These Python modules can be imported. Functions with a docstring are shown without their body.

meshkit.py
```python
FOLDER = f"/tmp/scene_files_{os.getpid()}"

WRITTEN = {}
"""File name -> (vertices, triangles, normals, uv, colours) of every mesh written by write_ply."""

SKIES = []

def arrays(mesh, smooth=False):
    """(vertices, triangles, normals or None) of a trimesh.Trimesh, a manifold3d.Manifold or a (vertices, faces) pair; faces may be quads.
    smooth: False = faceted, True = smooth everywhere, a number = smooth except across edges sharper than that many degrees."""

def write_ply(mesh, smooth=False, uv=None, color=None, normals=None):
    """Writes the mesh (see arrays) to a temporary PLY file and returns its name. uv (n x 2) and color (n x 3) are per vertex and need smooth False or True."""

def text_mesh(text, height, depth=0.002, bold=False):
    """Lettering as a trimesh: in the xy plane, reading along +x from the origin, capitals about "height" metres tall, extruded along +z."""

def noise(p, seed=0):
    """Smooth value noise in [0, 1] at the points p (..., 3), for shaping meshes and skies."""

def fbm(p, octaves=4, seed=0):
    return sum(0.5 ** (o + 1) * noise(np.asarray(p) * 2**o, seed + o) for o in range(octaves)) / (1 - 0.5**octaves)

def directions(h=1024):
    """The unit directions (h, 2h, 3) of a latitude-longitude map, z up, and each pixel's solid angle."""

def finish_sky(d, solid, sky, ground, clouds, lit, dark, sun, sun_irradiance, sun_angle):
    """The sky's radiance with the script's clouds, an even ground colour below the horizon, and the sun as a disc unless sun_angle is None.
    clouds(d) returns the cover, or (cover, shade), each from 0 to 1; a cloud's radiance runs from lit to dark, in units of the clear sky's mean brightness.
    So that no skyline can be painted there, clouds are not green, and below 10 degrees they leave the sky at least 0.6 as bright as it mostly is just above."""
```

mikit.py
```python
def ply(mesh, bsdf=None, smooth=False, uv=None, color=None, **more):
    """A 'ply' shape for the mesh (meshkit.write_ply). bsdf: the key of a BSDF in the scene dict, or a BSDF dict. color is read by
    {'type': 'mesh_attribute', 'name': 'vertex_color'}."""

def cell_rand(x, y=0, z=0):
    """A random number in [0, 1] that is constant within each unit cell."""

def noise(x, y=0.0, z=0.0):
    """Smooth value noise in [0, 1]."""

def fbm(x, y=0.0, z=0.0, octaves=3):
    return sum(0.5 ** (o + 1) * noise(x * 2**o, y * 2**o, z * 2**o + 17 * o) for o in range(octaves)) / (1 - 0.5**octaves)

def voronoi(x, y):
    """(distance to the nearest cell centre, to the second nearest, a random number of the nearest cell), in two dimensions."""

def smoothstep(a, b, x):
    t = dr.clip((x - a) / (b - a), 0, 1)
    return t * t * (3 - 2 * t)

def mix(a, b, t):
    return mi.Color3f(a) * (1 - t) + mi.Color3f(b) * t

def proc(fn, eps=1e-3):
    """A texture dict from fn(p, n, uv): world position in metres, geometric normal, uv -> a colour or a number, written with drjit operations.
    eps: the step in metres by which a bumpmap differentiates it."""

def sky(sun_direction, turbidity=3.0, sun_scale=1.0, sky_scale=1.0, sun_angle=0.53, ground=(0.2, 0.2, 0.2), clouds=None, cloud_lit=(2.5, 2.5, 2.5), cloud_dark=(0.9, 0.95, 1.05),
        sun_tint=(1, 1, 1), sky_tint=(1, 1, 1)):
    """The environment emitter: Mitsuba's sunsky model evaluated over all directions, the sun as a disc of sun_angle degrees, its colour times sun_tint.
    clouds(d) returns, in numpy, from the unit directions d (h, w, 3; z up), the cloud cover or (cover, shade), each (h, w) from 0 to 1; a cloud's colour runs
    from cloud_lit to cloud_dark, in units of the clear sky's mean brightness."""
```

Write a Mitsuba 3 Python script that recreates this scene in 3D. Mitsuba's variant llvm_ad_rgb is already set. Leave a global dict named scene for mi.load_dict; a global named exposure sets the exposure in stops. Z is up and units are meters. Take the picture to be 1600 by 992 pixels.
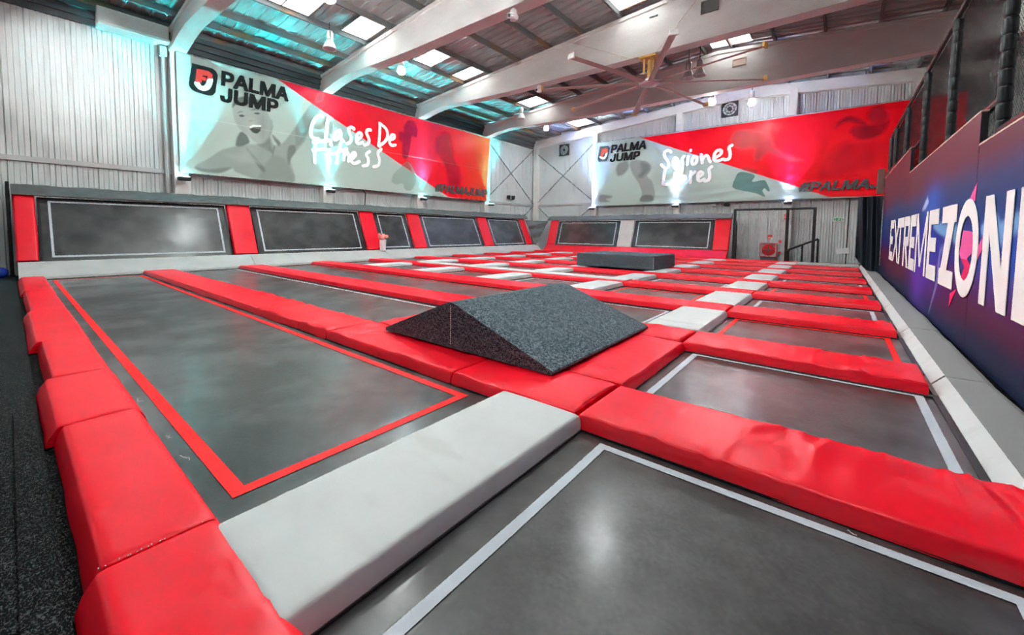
import math, random
import numpy as np, trimesh, mitsuba as mi, mikit, meshkit
from mikit import proc, noise, fbm, cell_rand, smoothstep, mix
from shapely.geometry import Polygon, LineString, Point, box as sbox
from shapely.ops import unary_union
T4 = mi.ScalarTransform4f
scene, labels = {'type': 'scene'}, {}

# ---------------------------------------------------------------- camera, exposure
F, CY, YAW, PITCH, ROLL = 632.68, 398.24, -0.676733, -0.0594078, 0.0103172
CAM = np.array([0, 0, 1.25])
_fw = np.array([math.sin(YAW) * math.cos(PITCH), math.cos(YAW) * math.cos(PITCH), math.sin(PITCH)])
_rt = np.array([math.cos(YAW), -math.sin(YAW), 0.0])
_up = np.cross(_rt, _fw)
_r2 = _rt * math.cos(ROLL) + _up * math.sin(ROLL)
_u2 = -_rt * math.sin(ROLL) + _up * math.cos(ROLL)
_m = np.eye(4)
_m[:3, 0], _m[:3, 1], _m[:3, 2], _m[:3, 3] = -_r2, _u2, _fw, CAM
scene['camera'] = {'type': 'perspective', 'fov_axis': 'x', 'fov': math.degrees(2 * math.atan(800 / F)), 'near_clip': 0.05, 'far_clip': 200.0,
                   'principal_point_offset_x': 0.0, 'principal_point_offset_y': (496 - CY) / 992, 'to_world': T4(_m.tolist())}
exposure = 1.3
SKYLIGHT = (2.8, 3.0, 2.95)      # daylight through the translucent roof panels
LAMP = (300.0, 322.0, 310.0)    # high-bay lamps
UP_L, UP_B = (0, 1050, 1150), (120, 210, 600)   # uplights: cyan along the left wall, blue-white along the back wall


# ---------------------------------------------------------------- helpers
SPEC = 0.35
def rgb(c): return {'type': 'rgb', 'value': [float(x) for x in c]}
def principled(color, rough=0.5, spec=0.5, metallic=0.0, **k):
    c = rgb(color) if isinstance(color, (tuple, list)) else color
    return {'type': 'twosided', 'bsdf': {'type': 'principled', 'base_color': c, 'roughness': rough, 'specular': spec * SPEC, 'metallic': metallic, **k}}
def key(name, parent=None):
    k = name if parent is None else parent + '__' + name
    if k not in scene and k not in labels: return k
    n = 1
    while f'{k}_{n:03d}' in scene or f'{k}_{n:03d}' in labels: n += 1
    return f'{k}_{n:03d}'
def tag(k, label=None, cat=None, group=None, kind=None):
    d = {}
    if label: d['label'] = label
    if cat: d['category'] = cat
    if group: d['group'] = group
    if kind: d['kind'] = kind
    if d: labels[k] = d
def obj(name, mesh, mat=None, parent=None, smooth=False, label=None, cat=None, group=None, kind=None, to_world=None, **more):
    k = key(name, parent)
    d = mesh if isinstance(mesh, dict) else mikit.ply(mesh, mat, smooth=smooth, **more)
    if to_world is not None: d = {**d, 'to_world': to_world}
    scene[k] = d
    tag(k, label, cat, group, kind)
    return k
def thing(name, label, cat, group=None, kind=None):
    k = key(name); tag(k, label, cat, group, kind); return k
def move(x, y, z): return T4().translate([float(x), float(y), float(z)])
def cat_(ms): return trimesh.util.concatenate(ms)
def bx(x0, x1, y0, y1, z0, z1):
    b = trimesh.creation.box((x1 - x0, y1 - y0, z1 - z0)); b.apply_translation(((x0 + x1) / 2, (y0 + y1) / 2, (z0 + z1) / 2)); return b
def cbox(x0, x1, y0, y1, z0, z1, r=0.02):
    """box with chamfered edges"""
    pts = []
    for x, sx in ((x0, 1), (x1, -1)):
        for y, sy in ((y0, 1), (y1, -1)):
            for z, sz in ((z0, 1), (z1, -1)):
                pts += [(x + sx * r, y + sy * r, z), (x + sx * r, y, z + sz * r), (x, y + sy * r, z + sz * r)]
    return trimesh.convex.convex_hull(np.array(pts))
def tube(p, q, r, n=10):
    p, q = np.asarray(p, float), np.asarray(q, float)
    return trimesh.creation.cylinder(r, segment=np.array([p, q]), sections=n)
def path(pts, r, n=8): return cat_([tube(a, b, r, n) for a, b in zip(pts[:-1], pts[1:])])
def lathe(prof, n=24, at=(0, 0, 0)):
    m = trimesh.creation.revolve(np.array(prof, float), sections=n); m.apply_translation(at); return m
def prism(poly, depth):
    """extrudes a shapely polygon / multipolygon along +z"""
    gs = [g for g in getattr(poly, 'geoms', [poly]) if g.area > 1e-6]
    return cat_([trimesh.creation.extrude_polygon(g, depth, engine='earcut') for g in gs])
def mapm(m, A, o=(0, 0, 0)):
    """new x,y,z axes = columns of A"""
    m = m.copy(); M = np.eye(4); M[:3, :3] = np.array(A, float).T; M[:3, 3] = o; m.apply_transform(M); return m
LEFTWALL = [(0, 1, 0), (0, 0, 1), (1, 0, 0)]       # plane axes: u = +y, v = z, normal +x
BACKWALL = [(1, 0, 0), (0, 0, 1), (0, -1, 0)]      # u = +x, v = z, normal -y
RIGHTWALL = [(0, -1, 0), (0, 0, 1), (-1, 0, 0)]    # u = -y, v = z, normal -x

# ---------------------------------------------------------------- materials
def M(k, d): scene[k] = d; return k
def red_fn(p, n, uv):
    g = fbm(p.x * 3, p.y * 3, p.z * 3)
    return mix((0.70, 0.0, 0.010), (0.82, 0.0005, 0.014), g)
def vinyl_bump(p, n, uv):
    return fbm(p.x * 5, p.y * 5, p.z * 5, octaves=3) * 0.010 + noise(p.x * 260, p.y * 260, p.z * 260) * 0.0004
def grey_fn(p, n, uv):
    g = fbm(p.x * 4, p.y * 4, p.z * 4)
    s = smoothstep(0.62, 0.8, fbm(p.x * 1.7 + 9, p.y * 6.0, 3.0))
    return mix(mix((0.50, 0.51, 0.51), (0.57, 0.58, 0.58), g), (0.42, 0.41, 0.39), s * 0.35)
def bed_fn(p, n, uv):
    g = fbm(p.x * 2.2, p.y * 2.2, p.z * 2.2, octaves=4)
    w = noise(p.x * 70, p.y * 70, p.z * 70)
    return mix((0.004, 0.004, 0.004), (0.036, 0.036, 0.037), smoothstep(0.30, 0.72, g) * 0.75 + w * 0.25)
def bed_rough(p, n, uv): return 0.18 + 0.12 * fbm(p.x * 3 + 5, p.y * 3, p.z * 3)
def carpet_fn(p, n, uv):
    w = noise(p.x * 170, p.y * 300, p.z * 170); w2 = noise(p.x * 70, p.y * 90, p.z * 70); g = fbm(p.x * 2, p.y * 2, p.z * 2)
    return mix((0.003, 0.003, 0.003), (0.060, 0.060, 0.060), smoothstep(0.42, 0.95, w * 0.65 + w2 * 0.35)) * (0.6 + 0.8 * g)
def foam_fn(p, n, uv):
    w = noise(p.x * 120, p.y * 120, p.z * 120); w2 = noise(p.x * 55, p.y * 55, p.z * 55)
    return mix((0.010, 0.020, 0.030), (0.155, 0.19, 0.205), smoothstep(0.3, 0.85, w * 0.6 + w2 * 0.4))
def sheet_fn(p, n, uv):
    g = fbm(p.x * 1.1, p.y * 1.1, p.z * 0.6); d = smoothstep(0.55, 0.9, fbm(p.x * 5, p.y * 5, p.z * 0.7))
    return mix((0.53, 0.545, 0.545), (0.63, 0.645, 0.645), g) * (1 - 0.25 * d)
def roof_fn(p, n, uv):
    g = fbm(p.x * 1.3, p.y * 1.3, 0.0); d = smoothstep(0.5, 0.85, fbm(p.x * 0.8, p.y * 6, 2.0))
    return mix((0.27, 0.275, 0.275), (0.38, 0.38, 0.38), g) * (1 - 0.3 * d)
def conc_fn(p, n, uv):
    g = fbm(p.x * 1.2, p.y * 1.2, p.z * 3.0, octaves=4); w = noise(p.x * 40, p.y * 40, p.z * 40)
    return mix((0.60, 0.58, 0.555), (0.74, 0.72, 0.70), g) * (0.94 + 0.1 * w)
def rust_fn(p, n, uv):
    g = smoothstep(0.45, 0.7, fbm(p.x * 3, p.y * 1.2, p.z))
    return mix((0.10, 0.10, 0.105), (0.16, 0.09, 0.05), g)
def black_vinyl_fn(p, n, uv): return mix((0.06, 0.06, 0.06), (0.11, 0.11, 0.11), fbm(p.x * 6, p.y * 6, p.z * 6))
M('red_vinyl', {'type': 'twosided', 'bsdf': {'type': 'bumpmap', 'tex': proc(vinyl_bump, 2e-3), 'scale': 1.0, 'bsdf': {'type': 'principled', 'base_color': proc(red_fn), 'roughness': 0.29, 'specular': 0.10, 'clearcoat': 1.0, 'clearcoat_gloss': 0.82}}})
M('grey_vinyl', principled(proc(grey_fn), 0.5, 0.45))
M('kerb_top', principled((0.20, 0.20, 0.20), 0.7, 0.3))
def kerb_fn(p, n, uv): return mix((0.40, 0.40, 0.395), (0.49, 0.49, 0.485), fbm(p.x * 4, p.y * 4, p.z * 4))
M('kerb_vinyl', principled(proc(kerb_fn), 0.6, 0.4))
M('black_vinyl', principled(proc(black_vinyl_fn), 0.38, 0.5))
M('bed_mesh', principled(proc(bed_fn), proc(bed_rough), 0.85, sheen=1.0, clearcoat=1.0, clearcoat_gloss=0.75))
M('wall_bed', principled(proc(bed_fn), 0.24, 2.2))
M('carpet', principled(proc(carpet_fn), 0.9, 0.2))
M('foam_carpet', principled(proc(foam_fn), 0.85, 0.3))
M('sheet_metal', principled(proc(sheet_fn), 0.42, 0.5))
M('roof_metal', principled(proc(roof_fn), 0.45, 0.5))
M('concrete', principled(proc(conc_fn), 0.75, 0.3))
M('rusty_steel', principled(proc(rust_fn), 0.6, 0.4))
M('dark_steel', principled((0.045, 0.045, 0.048), 0.5, 0.5))
M('light_steel', principled((0.42, 0.42, 0.42), 0.45, 0.5))
M('black_steel', principled((0.012, 0.012, 0.013), 0.35, 0.5))
M('black_foam', principled((0.010, 0.010, 0.011), 0.25, 0.7))
M('red_tape', principled((0.82, 0.008, 0.008), 0.55, 0.4))
M('white_tape', principled((0.46, 0.50, 0.55), 0.55, 0.4))
M('white_plain', principled((0.80, 0.80, 0.80), 0.5, 0.4))
M('white_print', principled((0.90, 0.90, 0.89), 0.5, 0.3))
M('offwhite_print', principled((0.80, 0.79, 0.78), 0.5, 0.3))
M('dark_print', principled((0.008, 0.007, 0.007), 0.5, 0.1))
M('grey_print', principled((0.05, 0.06, 0.06), 0.45, 0.2))
M('red_print', principled((0.75, 0.02, 0.015), 0.45, 0.4))
M('orange_print', principled((0.68, 0.10, 0.05), 0.45, 0.4))
M('green_print', principled((0.03, 0.22, 0.10), 0.45, 0.4))
M('vertex_print', principled({'type': 'mesh_attribute', 'name': 'vertex_color'}, 0.34, 0.2))
M('vertex_wall', principled({'type': 'mesh_attribute', 'name': 'vertex_color'}, 0.5, 0.15))
M('fan_metal', principled((0.42, 0.33, 0.30), 0.45, 0.5))
M('yellow_steel', principled((0.55, 0.30, 0.08), 0.5, 0.4))
M('red_paint', principled((0.62, 0.015, 0.02), 0.4, 0.5))
M('tan_paint', principled((0.55, 0.42, 0.36), 0.5, 0.4))
M('dark_grey_box', principled((0.10, 0.10, 0.10), 0.7, 0.3))
M('blue_rubber', principled((0.02, 0.05, 0.42), 0.3, 0.5))
M('flower_pink', principled((0.85, 0.32, 0.28), 0.7, 0.3))
M('black_tarp', principled((0.012, 0.018, 0.024), 0.42, 0.5))
M('brown_board', principled((0.17, 0.10, 0.085), 0.6, 0.3))
M('aluminium', principled((0.62, 0.62, 0.63), 0.3, 0.5, 0.7))
M('clear_bell', {'type': 'twosided', 'bsdf': {'type': 'principled', 'base_color': rgb((0.75, 0.75, 0.75)), 'roughness': 0.2, 'specular': 0.6}})
M('lens_black', principled((0.02, 0.02, 0.02), 0.3, 0.5))

# ---------------------------------------------------------------- the hall
XL, XR, YF, YB, ZF = -17.82, 9.3, -9.0, 24.75, -0.14
RIDGE = -4.25
def roofz(x): return 9.03 - 0.0775 * abs(x - RIDGE)
obj('floor', bx(XL - .2, XR + .2, YF - .2, YB + .2, ZF - .2, ZF), 'carpet', label='dark floor slab of the sports hall', kind='structure')
def wall_poly_back(y0, y1):
    P = Polygon([(XL - .2, ZF), (XR + .2, ZF), (XR + .2, roofz(XR) + .1), (RIDGE, roofz(RIDGE) + .1), (XL - .2, roofz(XL) + .1)])
    return mapm(prism(P, y1 - y0), [(1, 0, 0), (0, 0, 1), (0, -1, 0)], (0, y1, 0))
obj('wall_left', bx(XL - .2, XL - .04, YF - .2, YB + .2, ZF, roofz(XL) + .05), 'sheet_metal', label='pale corrugated metal wall on the left', kind='structure')
obj('wall_back', wall_poly_back(YB + .04, YB + .2), 'sheet_metal', label='pale corrugated gable wall at the back', kind='structure')
obj('wall_front', wall_poly_back(YF - .2, YF), 'sheet_metal', label='plain gable wall behind the camera', kind='structure')
obj('wall_right', bx(XR, XR + .2, YF - .2, YB + .2, ZF, roofz(XR) + .05), 'sheet_metal', label='far side wall beyond the mezzanine', kind='structure')
# corrugated sheets: every sheet a part
def rib_profile(w, pitch, h, top, flank):
    pts, x = [(0.0, 0.0)], pitch / 2
    while x < w - 1e-6:
        pts += [(x - top / 2 - flank, 0), (x - top / 2, h), (x + top / 2, h), (x + top / 2 + flank, 0)]; x += pitch
    return pts + [(w, 0.0), (w + 0.03, 0.004)]
def sheet_mesh(prof, length):
    n = len(prof); v = [(x, 0, z) for x, z in prof] + [(x, length, z) for x, z in prof]
    return (np.array(v, float), np.array([(i, i + 1, n + i + 1, n + i) for i in range(n - 1)]))
def tm(vf): 
    v, f = vf; f = np.asarray(f)
    return trimesh.Trimesh(v, np.vstack([f[:, [0, 1, 2]], f[:, [0, 2, 3]]]) if f.shape[1] == 4 else f, process=False)
# local x along wall, local y up, local z out of the wall; narrow grooves, a deeper one at each joint
SHW = .44
def groove_profile(w, n, g, d, D):
    pts = [(0, -D), (g, 0)]
    for i in range(1, n): pts += [(w * i / n - g * .8, 0), (w * i / n, -d), (w * i / n + g * .8, 0)]
    return [(x, z + .04) for x, z in pts + [(w - g, 0), (w, -D)]]
prof = groove_profile(SHW, 4, .016, .022, .05)
girt = 3.14
up = mikit.ply(mapm(tm(sheet_mesh(prof, roofz(XL) - girt)), LEFTWALL, (XL, 0, girt)), 'sheet_metal')
lo = mikit.ply(mapm(tm(sheet_mesh(prof, girt - ZF)), LEFTWALL, (XL - .02, 0, ZF)), 'sheet_metal')
for i in range(-6, 57):
    w = move(0, i * SHW + .06, 0)
    obj('sheet', up, parent='wall_left', to_world=w)
    obj('sheet', lo, parent='wall_left', to_world=w)
for i in range(61):
    x = XL + i * SHW
    h = roofz(x + .22) - girt
    obj('sheet', mapm(tm(sheet_mesh(prof, h)), BACKWALL, (x, YB, girt)), 'sheet_metal', parent='wall_back')
    obj('sheet', mapm(tm(sheet_mesh(prof, girt - ZF)), BACKWALL, (x, YB + .02, ZF)), 'sheet_metal', parent='wall_back')
for nm, m in (('wall_left', bx(XL - .02, XL + .10, YF, YB, girt - .09, girt + .05)), ('wall_back', bx(XL, XR, YB - .10, YB + .02, girt - .07, girt + .05))):
    obj('girt', m, 'light_steel', parent=nm)
# eaves profile: dark stepped steel band above the left wall
obj('trim_1', cat_([bx(XL, XL + .22, YF, YB - .1, 7.42, 7.62), bx(XL, XL + .14, YF, YB - .1, 7.25, 7.42), bx(XL, XL + .32, YF, YB - .1, 7.62, 7.78)]), 'dark_steel', label='dark stepped steel eaves band along the left wall', kind='structure')
# roof: sheets, purlins, skylights
obj('ceiling', cat_([tm((np.array([(XL - .3, YF - .2, roofz(XL - .3) + .12), (XL - .3, YB + .2, roofz(XL - .3) + .12), (RIDGE, YB + .2, roofz(RIDGE) + .12), (RIDGE, YF - .2, roofz(RIDGE) + .12)]), np.array([[0, 1, 2, 3]]))),
                     tm((np.array([(RIDGE, YF - .2, roofz(RIDGE) + .12), (RIDGE, YB + .2, roofz(RIDGE) + .12), (XR + .3, YB + .2, roofz(XR + .3) + .12), (XR + .3, YF - .2, roofz(XR + .3) + .12)]), np.array([[0, 1, 2, 3]])))]),
    'roof_metal', label='ribbed metal roof of the hall', kind='structure')
sl = math.hypot(RIDGE - XL, roofz(RIDGE) - roofz(XL))
d = np.array([RIDGE - XL, 0, roofz(RIDGE) - roofz(XL)]) / sl
nrm = np.array([d[2], 0, -d[0]])
rprof = rib_profile(1.0, 0.333, 0.04, 0.05, 0.03)
rm = tm(sheet_mesh(rprof, sl + .25))
lsheet = mikit.ply(mapm(rm, [(0, 1, 0), tuple(d), tuple(nrm)], (XL - .25 * d[0], 0, roofz(XL) - .25 * d[2] + .06)), 'roof_metal')
d2 = np.array([RIDGE - XR, 0, roofz(RIDGE) - roofz(XR)]); d2 /= np.linalg.norm(d2)
n2 = np.array([-d2[2], 0, d2[0]])
rsheet = mikit.ply(mapm(rm, [(0, 1, 0), tuple(d2), tuple(n2)], (XR - .25 * d2[0], 0, roofz(XR) - .25 * d2[2] + .06)), 'roof_metal')
for i in range(-9, 25):
    obj('sheet', lsheet, parent='ceiling', to_world=move(0, i, 0)); obj('sheet', rsheet, parent='ceiling', to_world=move(0, i, 0))
PX = [-17.62, -16.6, -15.55, -14.02, -12.45, -10.85, -9.3, -7.8, -6.25, -4.75]
pur = mikit.ply(cat_([bx(-.035, .035, YF, YB - .02, -.2, -.185), bx(-.035, .035, YF, YB - .02, -.015, 0), bx(.02, .035, YF, YB - .02, -.2, 0)]), 'rusty_steel')
for x in PX + [-8.5 - x for x in PX]:
    obj('purlin', pur, parent='ceiling', to_world=move(x, 0, roofz(x) + .02))
BEAMS = [-6.6, -1.4, 3.78, 8.83, 13.88, 19.1]
def skylight(x0, x1, y0, y1, label, group=None):
    k = thing('skylight', label, 'skylight', group)
    def q(dz, a0, a1, b0, b1):
        v = np.array([(a0, b0, roofz(a0) + dz), (a0, b1, roofz(a0) + dz), (a1, b1, roofz(a1) + dz), (a1, b0, roofz(a1) + dz)])
        return tm((v, np.array([[0, 1, 2, 3]])))
    n = max(1, round((y1 - y0) / .75)); w = (y1 - y0) / n
    for i in range(n):
        obj('panel', q(-.04, x0, x1, y0 + i * w + .02, y0 + (i + 1) * w - .02), 'white_plain', parent=k, emitter={'type': 'area', 'radiance': rgb([c * (1 - .22 * ((i * 7 + int(y0 * 3)) % 3) / 2) for c in SKYLIGHT])})
    z0, z1 = roofz(x0), roofz(x1)
    for yy in (y0, y1): obj('end_bar', tube((x0, yy, z0 - .06), (x1, yy, z1 - .06), .03, 6), 'rusty_steel', parent=k)

# skylights over the left slope, two per bay, and along the ridge
SKY_L = [(3.99, 6.5, 'translucent roof panel nearest the first roof beam, above the left banner logo'), (7.6, 8.6, 'translucent roof panel just before the second roof beam, beside a hanging bell lamp'),
         (10.7, 11.65, 'first of two translucent panels between the second and third roof beams'), (12.8, 13.65, 'second of two translucent panels between the second and third roof beams'),
         (17.6, 18.85, 'translucent roof panel just before the fourth roof beam'), (22.7, 24.2, 'translucent roof panel by the back left corner')]
for y0, y1, l in SKY_L: skylight(-13.93, -12.52, y0, y1, l)
for y0, y1, l in ((-8, -6.9, 'translucent roof panel of the left slope by the front gable'), (-3.5, -1.7, 'translucent roof panel of the left slope behind the camera'), (.2, 2.0, 'translucent roof panel of the left slope beside the white gutter beam')): skylight(-13.93, -12.52, y0, y1, l)
for y0, y1, l in ((12.5, 13.5, 'translucent roof panel near the ridge, above the ceiling fan'), (2.2, 3.5, 'translucent roof panel near the ridge above the camera'), (-4, -2.5, 'translucent roof panel near the ridge behind the camera')):
    skylight(-6.2, -4.8, y0, y1, l)
for y0, y1, l in ((18.0, 18.85, 'translucent roof panel right of the ridge before the fourth roof beam'), (8.0, 8.6, 'translucent roof panel right of the ridge by the second roof beam'), (-1, .5, 'translucent roof panel right of the ridge over the camera')):
    skylight(-4.45, -3.0, y0, y1, l)
for y0, y1, l in ((17.7, 18.85, 'translucent roof panel over the mezzanine, seen through the netting'), (10.0, 11.2, 'translucent roof panel over the mezzanine, middle bay')):
    skylight(4.0, 5.4, y0, y1, l)
# beams: shaped concrete girders, flat below, following the roof above
def beam_mesh(y):
    bot = [(XL + .1, 7.04), (XL + .7, 7.10), (XL + 1.5, 7.24), (XL + 2.4, 7.33), (XL + 4.2, 7.26), (XL + 6.4, 7.19)]
    bot = bot + [(-8.5 - x, z) for x, z in bot[::-1]]
    topz = lambda x: roofz(x) - .19
    P = Polygon(bot + [(XR - .1, topz(XR)), (RIDGE, topz(RIDGE)), (XL + .1, topz(XL))])
    web = mapm(prism(P, .30), BACKWALL, (0, y + .15, 0))
    fl = Polygon(bot + [(x, z + .16) for x, z in bot[::-1]])
    flange = mapm(prism(fl, .44), BACKWALL, (0, y + .22, 0))
    tp = Polygon([(XR - .1, topz(XR) - .12), (XR - .1, topz(XR)), (RIDGE, topz(RIDGE)), (XL + .1, topz(XL)), (XL + .1, topz(XL) - .12), (RIDGE, topz(RIDGE) - .12)])
    return cat_([web, flange, mapm(prism(tp, .40), BACKWALL, (0, y + .20, 0))])
BL = ['concrete roof girder far behind the camera', 'concrete roof girder above and behind the camera', 'first concrete roof girder, meeting the wall beside the logo end of the left banner',
      'second concrete roof girder, reaching the wall above the script on the left banner', 'concrete roof girder that carries the big ceiling fan', 'concrete roof girder ending above the far end of the left banner']
beam_keys = []
for y, l in zip(BEAMS, BL):
    k = obj('roof_beam', beam_mesh(y), 'concrete', label=l, cat='roof beam'); beam_keys.append(k)
    c = obj('column', cbox(XL + .02, XL + .38, y - .2, y + .2, ZF, 7.12, .015), 'concrete', cat='column', label='concrete wall column under the ' + l.replace('concrete ', ''))
GX = [-17.5, -12.7, -7.4, -2.0, 3.4, 8.6]
GL = ['white corner column where the left and back walls meet', 'white column at the left end of the back wall banner', 'white column behind the script of the back banner', 'white column behind the red half of the back banner', 'column of the back wall beyond the netting', 'column of the back wall at the far right']
for x, l in zip(GX, GL):
    obj('gable_column', cbox(x - .17, x + .17, YB - .36, YB - .02, ZF, roofz(x) - .5, .015), 'concrete', label=l, cat='column')
P = Polygon([(XL + .1, roofz(XL) - .72), (RIDGE, roofz(RIDGE) - .72), (XR - .1, roofz(XR) - .72), (XR - .1, roofz(XR) - .22), (RIDGE, roofz(RIDGE) - .22), (XL + .1, roofz(XL) - .22)])
obj('roof_beam', mapm(prism(P, .3), BACKWALL, (0, YB - .05, 0)), 'concrete', label='sloping white rafter along the top of the back wall', cat='roof beam')
# openings in the girders
for bi, x0, x1, z0, z1, nm, mt in ((4, -3.62, -3.12, 7.98, 8.36, 'opening', 'dark_grey_box'), (5, -3.7, -3.2, 8.06, 8.36, 'opening', 'tan_paint')):
    y = BEAMS[bi] - .15
    obj(nm, cat_([bx(x0, x1, y - .035, y, z0, z0 + .035), bx(x0, x1, y - .035, y, z1 - .035, z1), bx(x0, x0 + .035, y - .035, y, z0, z1), bx(x1 - .035, x1, y - .035, y, z0, z1), bx(x0 + .03, x1 - .03, y - .012, y, z0 + .03, z1 - .03)]), mt, parent=beam_keys[bi])
obj('slit', bx(-5.24, -4.96, BEAMS[4] - .17, BEAMS[4] - .14, 8.38, 8.42), 'dark_grey_box', parent=beam_keys[4])
obj('lintel_beam', cat_([cbox(XL + .02, XL + .5, 1.9, 3.56, 7.3, 7.78, .02), cbox(XL + .02, XL + .62, 1.9, 3.56, 7.22, 7.32, .02)]), 'concrete', label='short white concrete gutter beam at the top of the left wall', cat='beam')
obj('downpipe', cat_([tube((XL + .16, 3.44, ZF), (XL + .16, 3.44, 7.1), .06, 12), cbox(XL + .07, XL + .3, 3.34, 3.54, 6.86, 7.2, .02)]), 'light_steel', label='grey rain pipe beside the first wall column', cat='pipe')
# bracing
def rod(p, q, l, r=.022): obj('brace_rod', tube(p, q, r, 8), 'dark_steel', label=l, cat='brace')
xb, yb = XL + .2, YB - .2
rod((xb, 19.35, 6.95), (xb, 24.4, 3.2), 'dark steel rod falling from the last girder to the corner column')
rod((xb, 24.4, 7.2), (xb, 19.4, 3.4), 'dark steel rod rising to the top of the corner column on the left wall')
rod((-17.4, yb, 6.85), (-12.85, yb, 3.3), 'dark steel rod falling from the corner across the back wall')
rod((-12.85, yb, 7.1), (-17.4, yb, 3.3), 'dark steel rod rising from the corner across the back wall')
rod((xb, 24.4, 3.1), (xb, 22.2, 1.6), 'short dark rod below the left wall girt by the corner')
rod((-17.3, yb, 3.0), (-15.6, yb, 1.6), 'short dark rod below the back wall girt by the corner')
rod((-12.8, yb, 3.0), (-14.6, yb, 1.6), 'short dark rod beside the blue uplight column on the back wall')

# ---------------------------------------------------------------- lamps
def bell_lamp(x, y, z, lit, label, group=None):
    k = thing('high_bay_lamp', label, 'lamp', group)
    zt = roofz(x) + .03
    obj('stem', tube((x, y, z + .34), (x, y, zt), .012, 6), 'black_steel', parent=k)
    obj('housing', lathe([(0, z + .40), (.09, z + .40), (.11, z + .34), (.11, z + .12), (.09, z + .06), (0, z + .06)], 16, (x, y, 0)), 'aluminium', parent=k)
    if lit: obj('reflector', lathe([(.08, z + .10), (.12, z + .05), (.135, z + .02), (.13, z + .02), (.11, z + .05), (.07, z + .09)], 24, (x, y, 0)), 'clear_bell', parent=k)
    else: obj('reflector', lathe([(.08, z + .10), (.13, z + .04), (.19, z - .10), (.23, z - .2), (.22, z - .2), (.18, z - .1), (.12, z + .03), (.07, z + .09)], 24, (x, y, 0)), 'clear_bell', parent=k)
    if lit:
        m = trimesh.creation.icosphere(subdivisions=2, radius=.165); m.apply_scale((1, 1, .85)); m.apply_translation((x, y, z - .13))
        obj('bulb', m, 'white_plain', parent=k, emitter={'type': 'area', 'radiance': rgb(LAMP)})
    else:
        obj('bulb', trimesh.creation.icosphere(subdivisions=2, radius=.07).apply_translation((x, y, z - .06)), 'white_plain', parent=k)
bell_lamp(-13.9, 7.19, 7.62, False, 'unlit glass bell lamp hanging before the second roof girder')
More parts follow.
